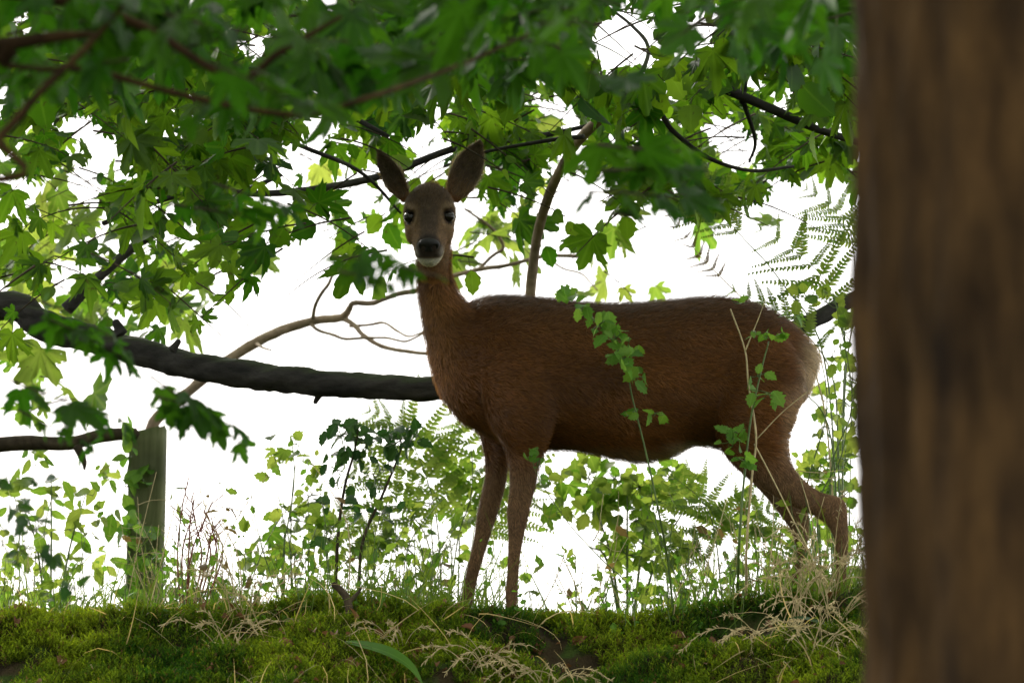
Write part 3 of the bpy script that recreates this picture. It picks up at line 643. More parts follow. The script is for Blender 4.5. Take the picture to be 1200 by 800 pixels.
for k in range(60):
    px, py = rng.uniform(-40, 640), rng.uniform(-60, 80); Y = rng.uniform(-3.6, -1.7)
    T6.spray(P(px, py, Y), np.array([rng.choice([-1, 1])*1.0, rng.uniform(-.4, .4), rng.uniform(-.3, .15)]), 0.16, ['maple_near'], 0.068, 6, gate=1.6, wild=0.9)
for (a0, b0, c0, d0, box) in ((40, 350, 150, 410, (30, 170, 345, 440)), (60, 375, 160, 425, (30, 170, 345, 440)), (175, 440, 290, 515, (165, 300, 435, 530)), (185, 465, 270, 490, (165, 300, 435, 530)), (10, 445, 150, 475, (0, 160, 430, 530)), (20, 480, 130, 520, (0, 160, 430, 530)),
                             (250, 215, 360, 230, (180, 370, 190, 270)), (200, 240, 320, 250, (180, 370, 190, 270))):
    p, q = P(a0, b0, -2.6), P(c0, d0, -2.5)
    T6.spray(p, q-p, np.linalg.norm(q-p), ['maple_near'], 0.052, 8, keep=lambda px, py, bx=box: bx[0] < px < bx[1] and bx[2] < py < bx[3], droop=0.15, wild=0.7)
T6.finish(mass=(LOW, *unseen_shade_leaves(1700, np.array([-2.2, -4.5, 2.6]), (3.0, 3.5, 2.8), 0.24, 9, zmin=1.0, ymax=-2.2)))

# tree with the dark mossy limb crossing behind the deer
cb = (-1.95, 0.75); T2 = Tree('tree', 'dark mossy tree limb reaching across behind the deer from the left', (*cb, hz(*cb)), M_LIMB)
T2.part('trunk', [(cb[0]-.1, cb[1], hz(*cb)-.2), (cb[0]-.08, cb[1], .2), (cb[0]-.12, cb[1], .75), (cb[0]-.2, cb[1], 1.6), (cb[0]-.15, cb[1], 3.2)], [.22, .17, .15, .12, .06], 40, 16, 0.14, 6)
limb = T2.part('limb', [(cb[0]-.1, cb[1], .62)]+pxline([.72, .68, .62, .55, .5, .46, .45, .45, .5, .55, .6], (-30, 360), (60, 384), (160, 411), (240, 431), (330, 444), (430, 452), (540, 455), (680, 445), (820, 420), (930, 385), (1000, 350))+[P(1060, 325, .65)],
               [.070, .039, .036, .034, .033, .032, .030, .029, .026, .023, .020, .018, .008], 32, 22, 0.24, 30)
for (a0, b0, a1, b1, r0) in ((205, 406, 210, 399, .008), (372, 466, 369, 472, .006), (140, 385, 135, 376, .010)):
    T2.part('snag', [P((a0+a1)/2+(a0-a1)*1.2, (b0+b1)/2+(b0-b1)*1.2, .5), P(a0, b0, .5), P(a1, b1, .5)], [r0*1.6, r0*1.2, r0*.85], 10, 5, 0.4)
T2.part('branch', pxline([.64, .66, .7, .75, .8, .85], (78, 362), (110, 330), (165, 283), (215, 255), (262, 235), (330, 205)), [.017, .013, .012, .011, .009, .005], 14, 8, 0.1)
T2.part('branch', pxline([.75, .8, .8, .7, .7, .7, .75], (120, 262), (215, 228), (330, 226), (440, 208), (540, 172), (640, 158), (720, 140)), [.006, .008, .009, .0095, .009, .007, .004], 12, 8, 0.1)
T2.part('branch', pxline([.6, .6, .65, .7], (250, 100), (330, 160), (420, 200), (470, 250)), [.006, .006, .005, .003], 10, 6)
T2.part('branch', [(cb[0]-.2, cb[1], 1.7)]+pxline([.6, .4, .2, .1], (-40, -10), (150, 30), (330, 95), (455, 160)), [.05, .02, .014, .01, .005], 14, 8)
for k in range(175):
    px, py = region(-30, 560, -20, 330, 0.8); Y = rng.uniform(-0.9, 1.6)
    T2.spray(P(px, py, Y), np.array([rng.choice([-1, 1])*1.0, rng.uniform(-.5, .5), rng.uniform(-.7, .1)]), 0.22, ['maple_canopy', 'maple_canopy', 'hazel'], 0.066, 9, bias=(0, 0.5, 0.5))
hz_ok = lambda px, py: 250 < px < 345 and 85 < py < 205
for (a0, b0) in ((250, 110), (270, 95), (300, 110)):
    T2.spray(P(a0, b0, -0.4), np.array([.7, 0, -.6]), 0.16, ['hazel'], 0.085, 7, keep=hz_ok, bias=(0.2, -0.4, 0.6))
T2.finish(mass=(LOW, *unseen_shade_leaves(900, np.array([-2.2, 0.6, 3.0]), (2.8, 2.4, 1.8), 0.20, 13, zmin=1.5, hollow=0.1)))

# slim tree rising behind the deer's back and arching to the right
ab = P(618, 520, 1.1); T3 = Tree('tree', 'slim arching tree rising behind the back of the deer', (ab[0], 1.1, hz(ab[0], 1.1)), M_LIMB)
T3.part('trunk', [P(600, 720, 1.1), P(603, 650, 1.1), P(611, 570, 1.1)]+pxline([1.1, 1.05, .95, .8, .65, .5, .30], (617, 430), (621, 350), (629, 280), (643, 230), (664, 186), (684, 158), (722, 122)), [.012, .0125, .013, .014, .0135, .0125, .013, .012, .013, .013], 16, 10, 0.10, 20, mat=M_PALE)
T3.part('limb', pxline([.30, .2, .1, .1, .1, .1], (722, 122), (768, 90), (830, 98), (900, 126), (960, 152), (1010, 168))+[P(1080, 190, .1)], [.013, .013, .012, .011, .009, .008, .005], 16, 10, 0.14, 20)  # limb and branches take the dark bark to paint the canopy's shade
for pts, r0 in ((((870, 120), (876, 70), (888, 35), (905, -10)), .008), (((735, 118), (770, 130), (790, 155), (830, 185), (880, 200), (930, 195)), .008), (((684, 160), (640, 165), (560, 180), (520, 195)), .006), (((955, 150), (930, 100), (960, 60), (1000, 30)), .006),
                ((((872, 122), (885, 165), (878, 190))), .006), (((740, 110), (760, 60), (740, 30), (700, 0)), .006), (((800, 92), (850, 80), (930, 95), (1000, 125)), .005), (((705, 140), (706, 100), (700, 60)), .005)):
    n = len(pts); T3.part('branch', pxline(list(np.linspace(.12, .3, n)), *pts), list(np.linspace(r0, r0*.45, n)), 8, 6, 0.1)
for k in range(175):
    px, py = region(520, 1000, -20, 240, 0.8); Y = rng.uniform(-0.7, .2) if py < 70 else rng.uniform(0.3, 2.0)
    T3.spray(P(px, py, Y), np.array([rng.choice([-1, 1])*1.0, rng.uniform(-.5, .5), rng.uniform(-.7, .1)]), 0.23, ['maple_canopy', 'maple_canopy', 'hazel'], 0.072, 9, bias=(0, 0.5, 0.5))
T3.finish(mass=(LOW, *unseen_shade_leaves(1100, np.array([0.8, 0.4, 3.0]), (3.2, 2.4, 1.7), 0.20, 17, zmin=1.5, hollow=0.1)))

# pale forked tree beyond the fence, bright leaves against the sky
pb = P(170, 600, 2.2); T4 = Tree('tree', 'pale forked branches of a thin tree beyond the fence post', (pb[0], 2.2, hz(pb[0], 2.2)), M_PALE)
T4.part('trunk', [(pb[0]-.02, 2.2, hz(pb[0], 2.2)-.1)]+pxline([2.2]*8, (170, 600), (176, 505), (212, 467), (255, 430), (312, 395), (366, 376), (400, 372), (410, 360)), [.022, .020, .0165, .0155, .0150, .0145, .0135, .0115, .009], 14, 6, 0.28, 30)
for pts, r in ((((400, 372), (414, 355), (450, 350), (490, 340), (560, 316), (640, 300), (722, 284)), .008), (((404, 374), (425, 392), (455, 408), (500, 414), (560, 410)), .007), (((366, 376), (376, 345), (390, 322), (410, 310)), .0055),
               (((362, 378), (390, 392), (425, 396), (455, 396), (475, 400), (500, 388)), .0045), (((410, 382), (450, 378), (478, 394), (505, 385)), .004), (((560, 316), (590, 290), (570, 262), (545, 245)), .005), (((640, 300), (680, 320), (700, 340)), .003), (((300, 402), (318, 410)), .004)):
    q_ = [pts[0]]
    for a, b in zip(pts, pts[1:]):
        k_ = 0.10*math.hypot(b[0]-a[0], b[1]-a[1]); q_ += [((a[0]+b[0])/2+rng.uniform(-k_, k_), (a[1]+b[1])/2+rng.uniform(-k_, k_)), b]
    pts = q_; n = len(pts); T4.part('branch', pxline(list(np.linspace(2.2, 1.9, n)), *pts), list(np.linspace(r*1.15, r*.65, n)), 10, 4, 0.3, 40)
bright = [(565, 240, 30, 4), (590, 260, 30, 4), (560, 300, 35, 5), (575, 230, 20, 3), (540, 285, 20, 3), (705, 310, 22, 3), (735, 325, 16, 2), (690, 265, 14, 2), (410, 320, 14, 2), (440, 250, 30, 4), (415, 230, 25, 3), (390, 280, 20, 2), (30, 300, 60, 7), (70, 290, 60, 7),
          (60, 340, 50, 6), (150, 330, 40, 5), (190, 310, 40, 5), (200, 350, 40, 5), (40, 230, 50, 6), (20, 180, 40, 5), (110, 380, 40, 4), (60, 400, 30, 4), (70, 440, 40, 4), (110, 470, 40, 4), (250, 200, 40, 5), (330, 180, 40, 5), (300, 260, 30, 3), (215, 290, 30, 3),
          (620, 180, 25, 2), (760, 260, 40, 3), (820, 230, 30, 3), (890, 215, 30, 4), (915, 230, 20, 2), (170, 380, 25, 3), (120, 230, 30, 3), (650, 130, 20, 2)]
for (cx, cy, rad, n) in bright:
    for q in range(n):
        a_, r_ = rng.uniform(0, 6.283), rad*math.sqrt(rng.rand()); p = P(cx+r_*math.cos(a_), cy+r_*math.sin(a_), rng.uniform(1.6, 2.8))
        T4.spray(p, np.array([rng.choice([-1, 1])*1.0, 0, rng.uniform(-.8, .1)]), 0.14, ['maple_bright'], 0.105, 2, bias=(0, 1.1, 0.25), wild=0.6, keep=lambda px, py, c=(cx, cy, rad+28): (px-c[0])**2+(py-c[1])**2 < c[2]**2)
T4.finish()

# ------------------------------------------------------------------ fence
fb = P(170, 600, 1.3); FE = thing('fence', 'old wooden fence post with a rough rail at the left', 'fence', (fb[0], 1.3, hz(fb[0], 1.3)))
ptop = P(170, 506, 1.3)[2]; pw = 0.047; rows = []
rr_ = np.random.RandomState(4); zz = np.linspace(hz(fb[0], 1.3)-.3, ptop, 26); m = 36; th = np.arange(m)*2*math.pi/m
for k, z in enumerate(zz):
    c = np.sign(np.cos(th))*np.abs(np.cos(th))**0.35; s = np.sign(np.sin(th))*np.abs(np.sin(th))**0.35
    g = 1+0.05*fbm(th*4+9, th*0+z*1.3, 15, 3); rows.append(np.stack([fb[0]+.004*math.sin(z*3)+c*pw*g, 1.3+s*.05*g, np.full(m, z)+(0.01*(c+fbm(th*3, th*0, 3, 2)) if k == 25 else 0)], 1))
V = np.vstack(rows+[[[fb[0], 1.3, zz[0]]], [[fb[0], 1.3, ptop+.002]]]); F = ring_faces(26, m); j = np.arange(m); k2 = (j+1) % m
F = np.vstack([F, np.stack([np.full(m, 26*m), k2, j], -1), np.stack([np.full(m, 26*m+1), 25*m+j, 25*m+k2], -1)])
link('post', mk('post', V, F, M_POST), FE)
V, F = tube(pxline([1.22]*6, (-150, 528), (-30, 523), (30, 519), (80, 520), (120, 510), (160, 508)), [.024, .021, .019, .018, .017, .015], 16, 8, 0.22, 14, 5); link('rail', mk('rail', V, F, M_TWIG), FE)
V, F = tube(pxline([1.2, 1.2, 1.2], (90, 522), (98, 540), (99, 550)), [.012, .008, .003], 8, 4, 0.2); link('snag', mk('snag', V, F, M_TWIG), FE)

# ------------------------------------------------------------------ moss, grass and ground cover
def bank_points(n, y0, y1, seed, x0=-1.35, x1=1.25):
    r = np.random.RandomState(seed); return r.uniform(x0, x1, n), r.uniform(y0, y1, n), r
# moss shoot: a short stem feathered with tiny leaves
tv, tf = [], []
for k in range(7):
    t = 0.15+0.85*k/7; a = k*2.4; l = 0.30*(1-0.45*t); z = t
    cx_, cy_ = 0.25*t*t, 0.0; dx, dy = math.cos(a), math.sin(a); o_ = len(tv)
    tv += [(cx_-dy*.05, cy_+dx*.05, z-.05), (cx_+dy*.05, cy_-dx*.05, z-.05), (cx_+dx*l, cy_+dy*l, z+.12)]; tf.append((o_, o_+1, o_+2))
tv, tf = np.array(tv), np.array(tf)
x, y, r = bank_points(85000, -0.80, -0.02, 2)
patch = fbm(x*3.2, y*3.2, 41, 4)+0.25*fbm(x*14, y*14, 43, 2); ok = patch > -0.38+0.14*r.rand(len(x)); x, y, patch = x[ok], y[ok], patch[ok]
foot = np.ones(len(x), bool)
for fx_ in (-.015, -.11, .73, .63): foot &= ~((np.abs(x-fx_) < .03) & (y > -.1))
x, y, patch = x[foot], y[foot], patch[foot]; n = len(x)
gn = gnormal(x, y); up = nrm(gn*0.8+np.array([0, -0.15, 0.7])+r.randn(n, 3)*0.35); lat = nrm(np.cross(up, r.randn(n, 3)))
R = np.stack([lat, np.cross(up, lat), up], -1)
clump = 0.5+0.5*np.clip(fbm(x*16, y*16, 71, 3)*1.6, -1, 1); s = 0.014+0.022*clump+0.012*r.rand(n)**2
p = np.stack([x, y, height(x, y)-0.007+0.008*clump], -1)
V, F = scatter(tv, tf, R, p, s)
hue = np.clip(0.5+1.3*fbm(x*4.2, y*4.2, 91, 4)+0.22*r.randn(n), 0, 1)[:, None]
c = (np.array([0.022, 0.072, 0.005])*(1-hue)+np.array([0.165, 0.230, 0.012])*hue)*(0.7+0.6*r.rand(n, 1)); br_ = (r.rand(n) < 0.06)[:, None]; c = np.where(br_, np.array([0.11, 0.075, 0.025]), c)
cc = np.repeat(c[:, None, :], len(tv), 1); cc[:, 2::3] *= 1.35; cc *= (0.35+0.75*tv[:, 2]/tv[:, 2].max())[None, :, None]  # tips brightened, bases darkened: highlights and crevice shade put into the tint
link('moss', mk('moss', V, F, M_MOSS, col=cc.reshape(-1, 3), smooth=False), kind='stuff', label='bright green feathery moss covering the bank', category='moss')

def blades(roots, dirs, L, width, bend, seed, seg=5):
    r = np.random.RandomState(seed); n = len(roots); V = []; side = nrm(np.cross(dirs, r.randn(n, 3))); out = nrm(np.cross(side, dirs)+r.randn(n, 3)*0.3); out[:, 2] -= 0.5; out = nrm(out)
    for k in range(seg+1):
        t = k/seg; c = roots+dirs*(L*t*(1-0.25*bend*t))[:, None]+out*(L*bend*t*t*0.65)[:, None]; w = (width*(1-t)**0.7*0.5+0.00015)[:, None]*side
        V += [c-w, c+w]
    V = np.stack(V, 1).reshape(-1, 3); f = []
    for k in range(seg): a = 2*k; f += [(a, a+1, a+3), (a, a+3, a+2)]
    F = (np.array(f)[None]+(np.arange(n)*(2*seg+2))[:, None, None]).reshape(-1, 3); return V, F, 2*seg+2
def grass(name, label, n, y0, y1, seed, Lr, width, bend, c0, c1, weight=None, lean=(0, 0, 1)):
    x, y, r = bank_points(n*3, y0, y1, seed)
    px = proj(np.stack([x, y, height(x, y)], -1))[0]; w = np.interp(px, *weight) if weight else np.ones(len(x)); ok = r.rand(len(x)) < w*np.clip(0.6+1.6*fbm(x*4, y*4, seed, 3), 0, 1); x, y = x[ok][:n], y[ok][:n]; n = len(x)
    d = nrm(np.array(lean)+r.randn(n, 3)*0.35); d[:, 2] = np.abs(d[:, 2]); L = r.uniform(*Lr, n)*np.where(r.rand(n) < .25, 1.9, 1)
    V, F, k = blades(np.stack([x, y, height(x, y)], -1), nrm(d), L, width*(0.6+0.8*r.rand(n)), bend*(0.3+1.2*r.rand(n)), seed)
    h = r.rand(n, 1); c = np.array(c0)*(1-h)+np.array(c1)*h; return link(name, mk(name, V, F, M_GRASS, col=np.repeat(c, k, 0)), kind='stuff', label=label, category='grass')
grass('green_grass', 'fine green grass growing along the top of the bank', 2400, -0.24, 0.40, 5, (0.05, 0.19), 0.0032, 0.6, (0.06, 0.12, 0.012), (0.12, 0.19, 0.03), ([0, 180, 240, 560, 600, 690, 780, 880, 1000], [.35, .5, 1, .9, .35, .15, .4, .6, 1]))
grass('straw_grass', 'pale dry grass blades bent over the moss', 620, -0.75, -0.06, 6, (0.05, 0.13), 0.0028, 1.3, (0.28, 0.22, 0.11), (0.48, 0.40, 0.23), ([0, 200, 300, 700, 760, 900, 1000], [.25, .4, .8, .6, .5, 1, 1]), lean=(0, -0.5, 0.7))
# low leafy sprigs on the crest
x, y, r = bank_points(1500, -0.22, 0.40, 12); px = proj(np.stack([x, y, height(x, y)], -1))[0]
ok = r.rand(len(x)) < np.interp(px, [0, 180, 260, 560, 590, 690, 780, 880, 1000], [.4, .35, .9, .8, .25, .12, .45, .5, .8]); ok &= fbm(x*9, y*2.5, 33, 3) > -0.02; x, y = x[ok], y[ok]; n = len(x)
q = ovate(55, 0.30, 0.1, 0.15, 0.04, 4); reps = 5
xx, yy = np.repeat(x, reps), np.repeat(y, reps); hh = np.repeat(0.02+0.16*r.rand(n)**2.2, reps)*np.tile(np.linspace(.3, 1, reps), n)
pp = np.stack([xx+r.randn(n*reps)*.008, yy+r.randn(n*reps)*.008, height(xx, yy)+hh], -1); R = frames(r.randn(n*reps, 3)+np.array([0, 0, .1]), r.randn(n*reps, 3)*.7+np.array([0, 0, 1.0]))
V, F = scatter(q[0], q[1], R, pp, 0.009+0.019*r.rand(n*reps)**1.5)
sb = [tube([(a_, b_, hz(a_, b_)-.01), (a_+r.randn()*.006, b_, hz(a_, b_)+h_*.55), (a_+r.randn()*.01, b_, hz(a_, b_)+h_)], [.0013, .001, .0006], 3, 2) for a_, b_, h_ in zip(x, y, hh[reps-1::reps])]
gc = link('ground_cover', mk('ground_cover', V, F, M_HERB, uv=np.tile(q[2], (n*reps, 1))), kind='stuff', label='low leafy sprigs growing along the bank top', category='ground cover')
link('stalk_mass', mk('stalk_mass', *join(sb), M_STEM), gc, kind='stuff')

# thin wild stems and seeding grasses tangled along the crest
def tangle(name, label, n, Y0, Y1, seed, hr, weight, leafy, mat, lmat):
    r = np.random.RandomState(seed); bits = []; lp, ly, ls_ = [], [], []
    wx = np.linspace(-40, 1040, 400); ww = np.interp(wx, *weight)*np.clip(0.5+2.0*fbm(wx/38, wx*0+seed, seed, 3), 0.08, 2); ww = ww/ww.sum()
    for k in range(n):
        px = r.choice(wx, p=ww); Y = r.uniform(Y0, Y1); b = P(px, 700, Y); b[2] = hz(b[0], Y)-.01; h = r.uniform(*hr)*(0.6+0.4*r.rand())
        top = b+np.array([r.uniform(-.45, .45)*h, r.uniform(-.2, .2)*h, h]); mid = (b+top)/2+r.randn(3)*h*.07+np.array([0, 0, h*.06]); C = cr(np.array([b, mid, top]), 8); m = len(C)
        w = r.uniform(.0007, .0017); bits.append(tube(C[::4], np.linspace(w, w*.45, len(C[::4])), 4, 2))
        for q in range(r.randint(0, 3)):
            i_ = r.randint(m//3, m-1); d = nrm(np.array([r.uniform(-1, 1), r.uniform(-.3, .3), r.uniform(-.1, .8)])); e = C[i_]+d*h*r.uniform(.12, .35); bits.append(tube([C[i_], (C[i_]+e)/2+r.randn(3)*.006, e], [w*.6, w*.5, w*.35], 4, 2))
            for z in range(int(leafy*r.randint(0, 5))): lp.append(C[i_]+(e-C[i_])*r.uniform(.3, 1)); ly.append(nrm(d+r.randn(3)*.8)); ls_.append(.007+.038*r.rand()**1.8)
        for q in range(int(leafy*r.randint(2, 8))): lp.append(C[r.randint(m//4, m)]); ly.append(nrm(r.randn(3)+np.array([0, 0, .1]))); ls_.append(.007+.038*r.rand()**1.8)
    o = link(name, mk(name, *join(bits), mat), kind='stuff', label=label, category='undergrowth'); n = len(lp)
    q = ovate(71, .27, .12, .25, .06, 5); V, F = scatter(q[0], q[1], frames(np.array(ly), r.randn(n, 3)*.8+np.array([0, .4, .6])), np.array(lp), np.array(ls_)); link('leafage', mk('leafage', V, F, lmat, uv=np.tile(q[2], (n, 1))), o, kind='stuff')
tangle('wild_undergrowth', 'tangle of thin leafy stems along the crest of the bank', 400, -.10, 1.3, 88, (.08, .42), ([0, 150, 230, 330, 430, 560, 600, 660, 720, 800, 900, 1000], [.5, .5, 1.2, 1.2, 1.6, 1.4, .5, .35, .9, .9, 1.2, 1.8]), 1.0, M_STEM, M_BRIGHT)
tangle('withered_undergrowth', 'withered brown stems standing among the green herbs', 150, -.15, .8, 89, (.12, .42), ([0, 200, 300, 430, 560, 600, 680, 760, 860, 1000], [.2, .9, .9, .9, .6, .25, .4, .8, 1, 1.4]), .25, M_DRYSTEM, M_RUST)

# ------------------------------------------------------------------ plants
GRP = {}
class Plant:
    def __init__(self, name, label, cat, base, group=None): self.o = thing(name, label, cat, (base[0], base[1], hz(base[0], base[1])), group)
    def stem(self, pts, r0, r1, mat=M_STEM, name='stem', sides=6, rough=0.05):
        V, F = tube(pts, np.linspace(r0, r1, len(pts)), sides, 5, rough); return link(name, mk(name, V, F, mat), self.o)
    def leaf(self, kind, b, y, nn, s): link('leaf', LS[kind][rng.randint(len(LS[kind]))][0], self.o, mat4(frame(np.asarray(y, float), np.asarray(nn, float)), b, s))
    def leaves_px(self, kind, boxes, Y, size, bias=(0, -0.6, 0.5)):
        """boxes: (cx, cy, rx, ry, count) clusters of leaves with short stalks from the cluster's middle"""
        bits = []
        for (cx, cy, rx, ry, n) in boxes:
            o_ = P(cx, cy, Y)
            for k in range(n):
                a = rng.uniform(0, 6.283); q = math.sqrt(rng.rand()); b = P(cx+rx*q*math.cos(a), cy+ry*q*math.sin(a), Y+rng.uniform(-.06, .06)); s = size*(0.6+0.7*rng.rand())
                y = nrm(nrm(b-o_+1e-6)*0.6+rng.randn(3)*0.5+np.array([0, 0, -.2])); self.leaf(kind, b-y*s*.4, y, np.array(bias)+rng.randn(3)*0.5, s)
                bits.append(tube([o_, (o_+b)/2+rng.randn(3)*.004, b-y*s*.4], [.0011, .0009, .0007], 4, 2))
        V, F = join(bits); link('leaf_stalk', mk('leaf_stalk', V, F, M_STEM), self.o, kind='stuff')
def gp(px, Y, py_guess=700):
    q = P(px, py_guess, Y); return np.array([q[0], Y, hz(q[0], Y)-0.01])

h1 = Plant('climbing_herb', 'tall green herb with a leafy tip in front of the flank', 'herb', gp(790, -.12))
h1.stem([gp(790, -.12)]+pxline([-.14]+[-.22]*6, (783, 660), (772, 600), (757, 530), (742, 470), (733, 430), (712, 392), (676, 357)), .0030, .0012)
h1.leaves_px('herb', [(737, 415, 24, 20, 15), (722, 395, 18, 16, 12), (702, 380, 16, 11, 8), (685, 362, 10, 8, 4), (745, 440, 18, 14, 6), (735, 487, 12, 8, 3), (768, 484, 11, 10, 4), (655, 340, 12, 10, 4), (675, 345, 10, 8, 3)], -.24, .037)
h2 = Plant('small_sprig', 'small bright sprig on a thin stem before the front leg', 'herb', gp(745, -.2))
h2.stem([gp(745, -.2)]+pxline([-.2]*5, (738, 690), (705, 655), (668, 615), (634, 565), (622, 535)), .0018, .0007)
h2.leaves_px('herb', [(622, 532, 9, 10, 8), (630, 545, 7, 7, 4)], -.21, .020)
h3 = Plant('dry_stalk', 'dry branching stalk rising in front of the thigh', 'plant', gp(874, -.13))
h3.stem([gp(874, -.13)]+pxline([-.25]*6, (875, 640), (881, 560), (886, 510), (877, 450), (873, 410), (856, 362)), .0029, .0016, M_DRYSTEM)
h3.stem(pxline([-.25]*4, (873, 412), (884, 385), (890, 370), (897, 350)), .0020, .0008, M_DRYSTEM, 'branch')
h3.stem(pxline([-.25]*5, (884, 520), (905, 560), (930, 610), (950, 650), (960, 690)), .0018, .0012, M_DRYSTEM, 'branch')
h3.stem(pxline([-.25]*4, (886, 515), (920, 480), (960, 450), (985, 440)), .0014, .0008, M_DRYSTEM, 'branch')
h3.leaves_px('herb', [(885, 388, 14, 10, 4), (865, 356, 14, 6, 3)], -.26, .024)
h4 = Plant('green_herb', 'leafy green herb with a stout stem beside the rump', 'herb', gp(864, -.14))
h4.stem([gp(864, -.14)]+pxline([-.28]*5, (866, 640), (872, 560), (880, 490), (893, 430), (901, 400)), .0034, .0014)
h4.leaves_px('herb', [(858, 515, 18, 16, 13), (872, 540, 12, 10, 6), (900, 460, 22, 14, 7), (905, 395, 18, 10, 7), (930, 372, 18, 12, 5), (888, 440, 14, 10, 4)], -.29, .036)
h5 = Plant('leafy_shrub', 'light green shrub between the rump and the tree trunk', 'shrub', gp(975, .35))
for a, b, c, d in ((955, 590, 480, 400), (985, 560, 470, 345), (970, 600, 540, 500)):
    h5.stem([gp(a, .35)]+pxline([.35]*3, (a-12, b), (a+14, c), (a-8+(d-345)*.2, d)), .003, .001)
h5.leaves_px('bramble', [(945, 350, 22, 14, 6), (970, 355, 20, 16, 7), (990, 390, 18, 24, 8), (975, 420, 20, 22, 8), (990, 470, 16, 26, 8), (965, 500, 18, 24, 7), (990, 540, 16, 24, 7), (960, 555, 24, 18, 5), (985, 600, 14, 24, 6)], .35, .034, (0, .8, .4))
h6 = Plant('dark_shrub', 'dark glossy leaved shrub to the left of the front legs', 'shrub', gp(400, .12))
h6.stem([gp(392, .12)]+pxline([.12]*4, (396, 630), (404, 570), (415, 530), (420, 500)), .0048, .002, M_TWIG)
h6.stem([gp(420, .12)]+pxline([.12]*4, (424, 640), (446, 585), (463, 545), (472, 520)), .0048, .002, M_TWIG)
h6.leaves_px('dark', [(400, 510, 30, 20, 16), (430, 520, 30, 22, 18), (470, 515, 28, 22, 18), (440, 560, 24, 18, 10), (395, 550, 22, 20, 10), (420, 590, 24, 16, 7), (455, 600, 20, 12, 5), (380, 590, 16, 14, 5), (375, 630, 12, 10, 3), (490, 510, 14, 14, 6)], .12, .036)
h7 = Plant('bramble_bush', 'bright bramble bush seen under the belly of the deer', 'shrub', gp(735, 1.0))
for a, b in ((700, 600), (735, 560), (765, 570), (690, 640), (800, 600)): h7.stem([gp(735, 1.0)]+pxline([1.0]*2, ((a+735)/2, 660), (a, b)), .005, .002)
h7.leaves_px('bramble', [(690, 560, 26, 20, 13), (720, 560, 26, 20, 14), (750, 570, 30, 24, 18), (785, 560, 26, 22, 13), (745, 610, 26, 24, 15), (735, 650, 24, 22, 12), (690, 600, 22, 16, 6), (660, 600, 18, 20, 6), (645, 560, 16, 24, 6), (780, 620, 18, 20, 5), (770, 670, 24, 18, 6), (815, 560, 18, 20, 4), (650, 560, 14, 14, 3), (740, 690, 24, 10, 5), (690, 545, 16, 10, 4)], 1.0, .044, (0, .9, .3))
h7.leaves_px('maple_bright', [(700, 575, 34, 24, 7), (755, 590, 34, 26, 8), (730, 635, 34, 26, 7), (660, 590, 18, 22, 4), (790, 580, 24, 22, 5), (780, 650, 26, 24, 5)], 1.1, .062, (0, 1, .2))
h8 = Plant('young_sapling', 'young sapling with few pale leaves left of the dark shrub', 'sapling', gp(330, .7))
h8.stem([gp(330, .7)]+pxline([.7]*4, (332, 650), (340, 600), (345, 555), (340, 500)), .003, .001)
h8.leaves_px('bramble', [(330, 510, 16, 6, 2), (348, 520, 14, 18, 4), (322, 535, 8, 14, 2), (325, 595, 16, 12, 3), (350, 600, 18, 8, 3), (318, 560, 10, 6, 1), (370, 560, 14, 10, 3)], .7, .040, (0, .9, .3))
h9 = Plant('pale_sapling', 'sapling with pale drooping leaves left of the fence post', 'sapling', gp(60, .9))
for a, b in ((60, 560), (100, 580), (30, 600)): h9.stem([gp(60, .9)]+pxline([.9]*2, ((a+60)/2, 650), (a, b)), .004, .0015)
h9.leaves_px('lance', [(40, 545, 20, 10, 3), (65, 580, 20, 16, 4), (85, 600, 24, 14, 5), (80, 620, 26, 12, 4), (108, 580, 14, 10, 2), (115, 615, 10, 20, 3), (20, 560, 14, 20, 3), (130, 600, 14, 20, 3), (100, 640, 16, 10, 2), (30, 640, 24, 20, 4), (60, 700, 30, 12, 4), (20, 700, 20, 12, 3)], .9, .062, (0, .9, .3))
h10 = Plant('dark_leaved_sapling', 'blurred dark leaves of a near sapling at the lower left', 'sapling', gp(-40, -2.2, 760))  # its leaves are dark blue-green themselves
for a, b in ((15, 600), (50, 640), (85, 690)): h10.stem([gp(-40, -2.2, 760)]+pxline([-2.2]*3, (-30, 700), ((a-20)/2, 650), (a, b)), .003, .001)
h10.leaves_px('dark', [(20, 595, 22, 18, 9), (40, 620, 20, 16, 7), (55, 655, 20, 20, 7), (20, 650, 16, 14, 4), (90, 690, 16, 12, 4), (45, 560, 20, 10, 3), (5, 565, 12, 12, 3)], -2.2, .028)
h11 = Plant('ivy_vine', 'ivy climbing up the side of the fence post', 'ivy', (fb[0]-.05, 1.22))
h11.stem([gp(152, 1.22)]+pxline([1.23]*5, (150, 650), (156, 600), (149, 560), (153, 530), (150, 500)), .003, .0012)
h11.leaves_px('ivy', [(165, 560, 14, 20, 6), (172, 640, 16, 20, 8), (162, 690, 20, 16, 9), (150, 510, 14, 12, 4), (152, 535, 12, 14, 4), (146, 570, 14, 14, 4), (158, 600, 14, 16, 5), (152, 625, 16, 16, 5), (165, 630, 14, 12, 3), (156, 660, 18, 16, 6), (175, 665, 16, 10, 3)], 1.22, .05, (0, -.8, .4))
h12 = Plant('red_dock', 'cluster of thin reddish dock stalks beside the fence post', 'plant', gp(225, .05))
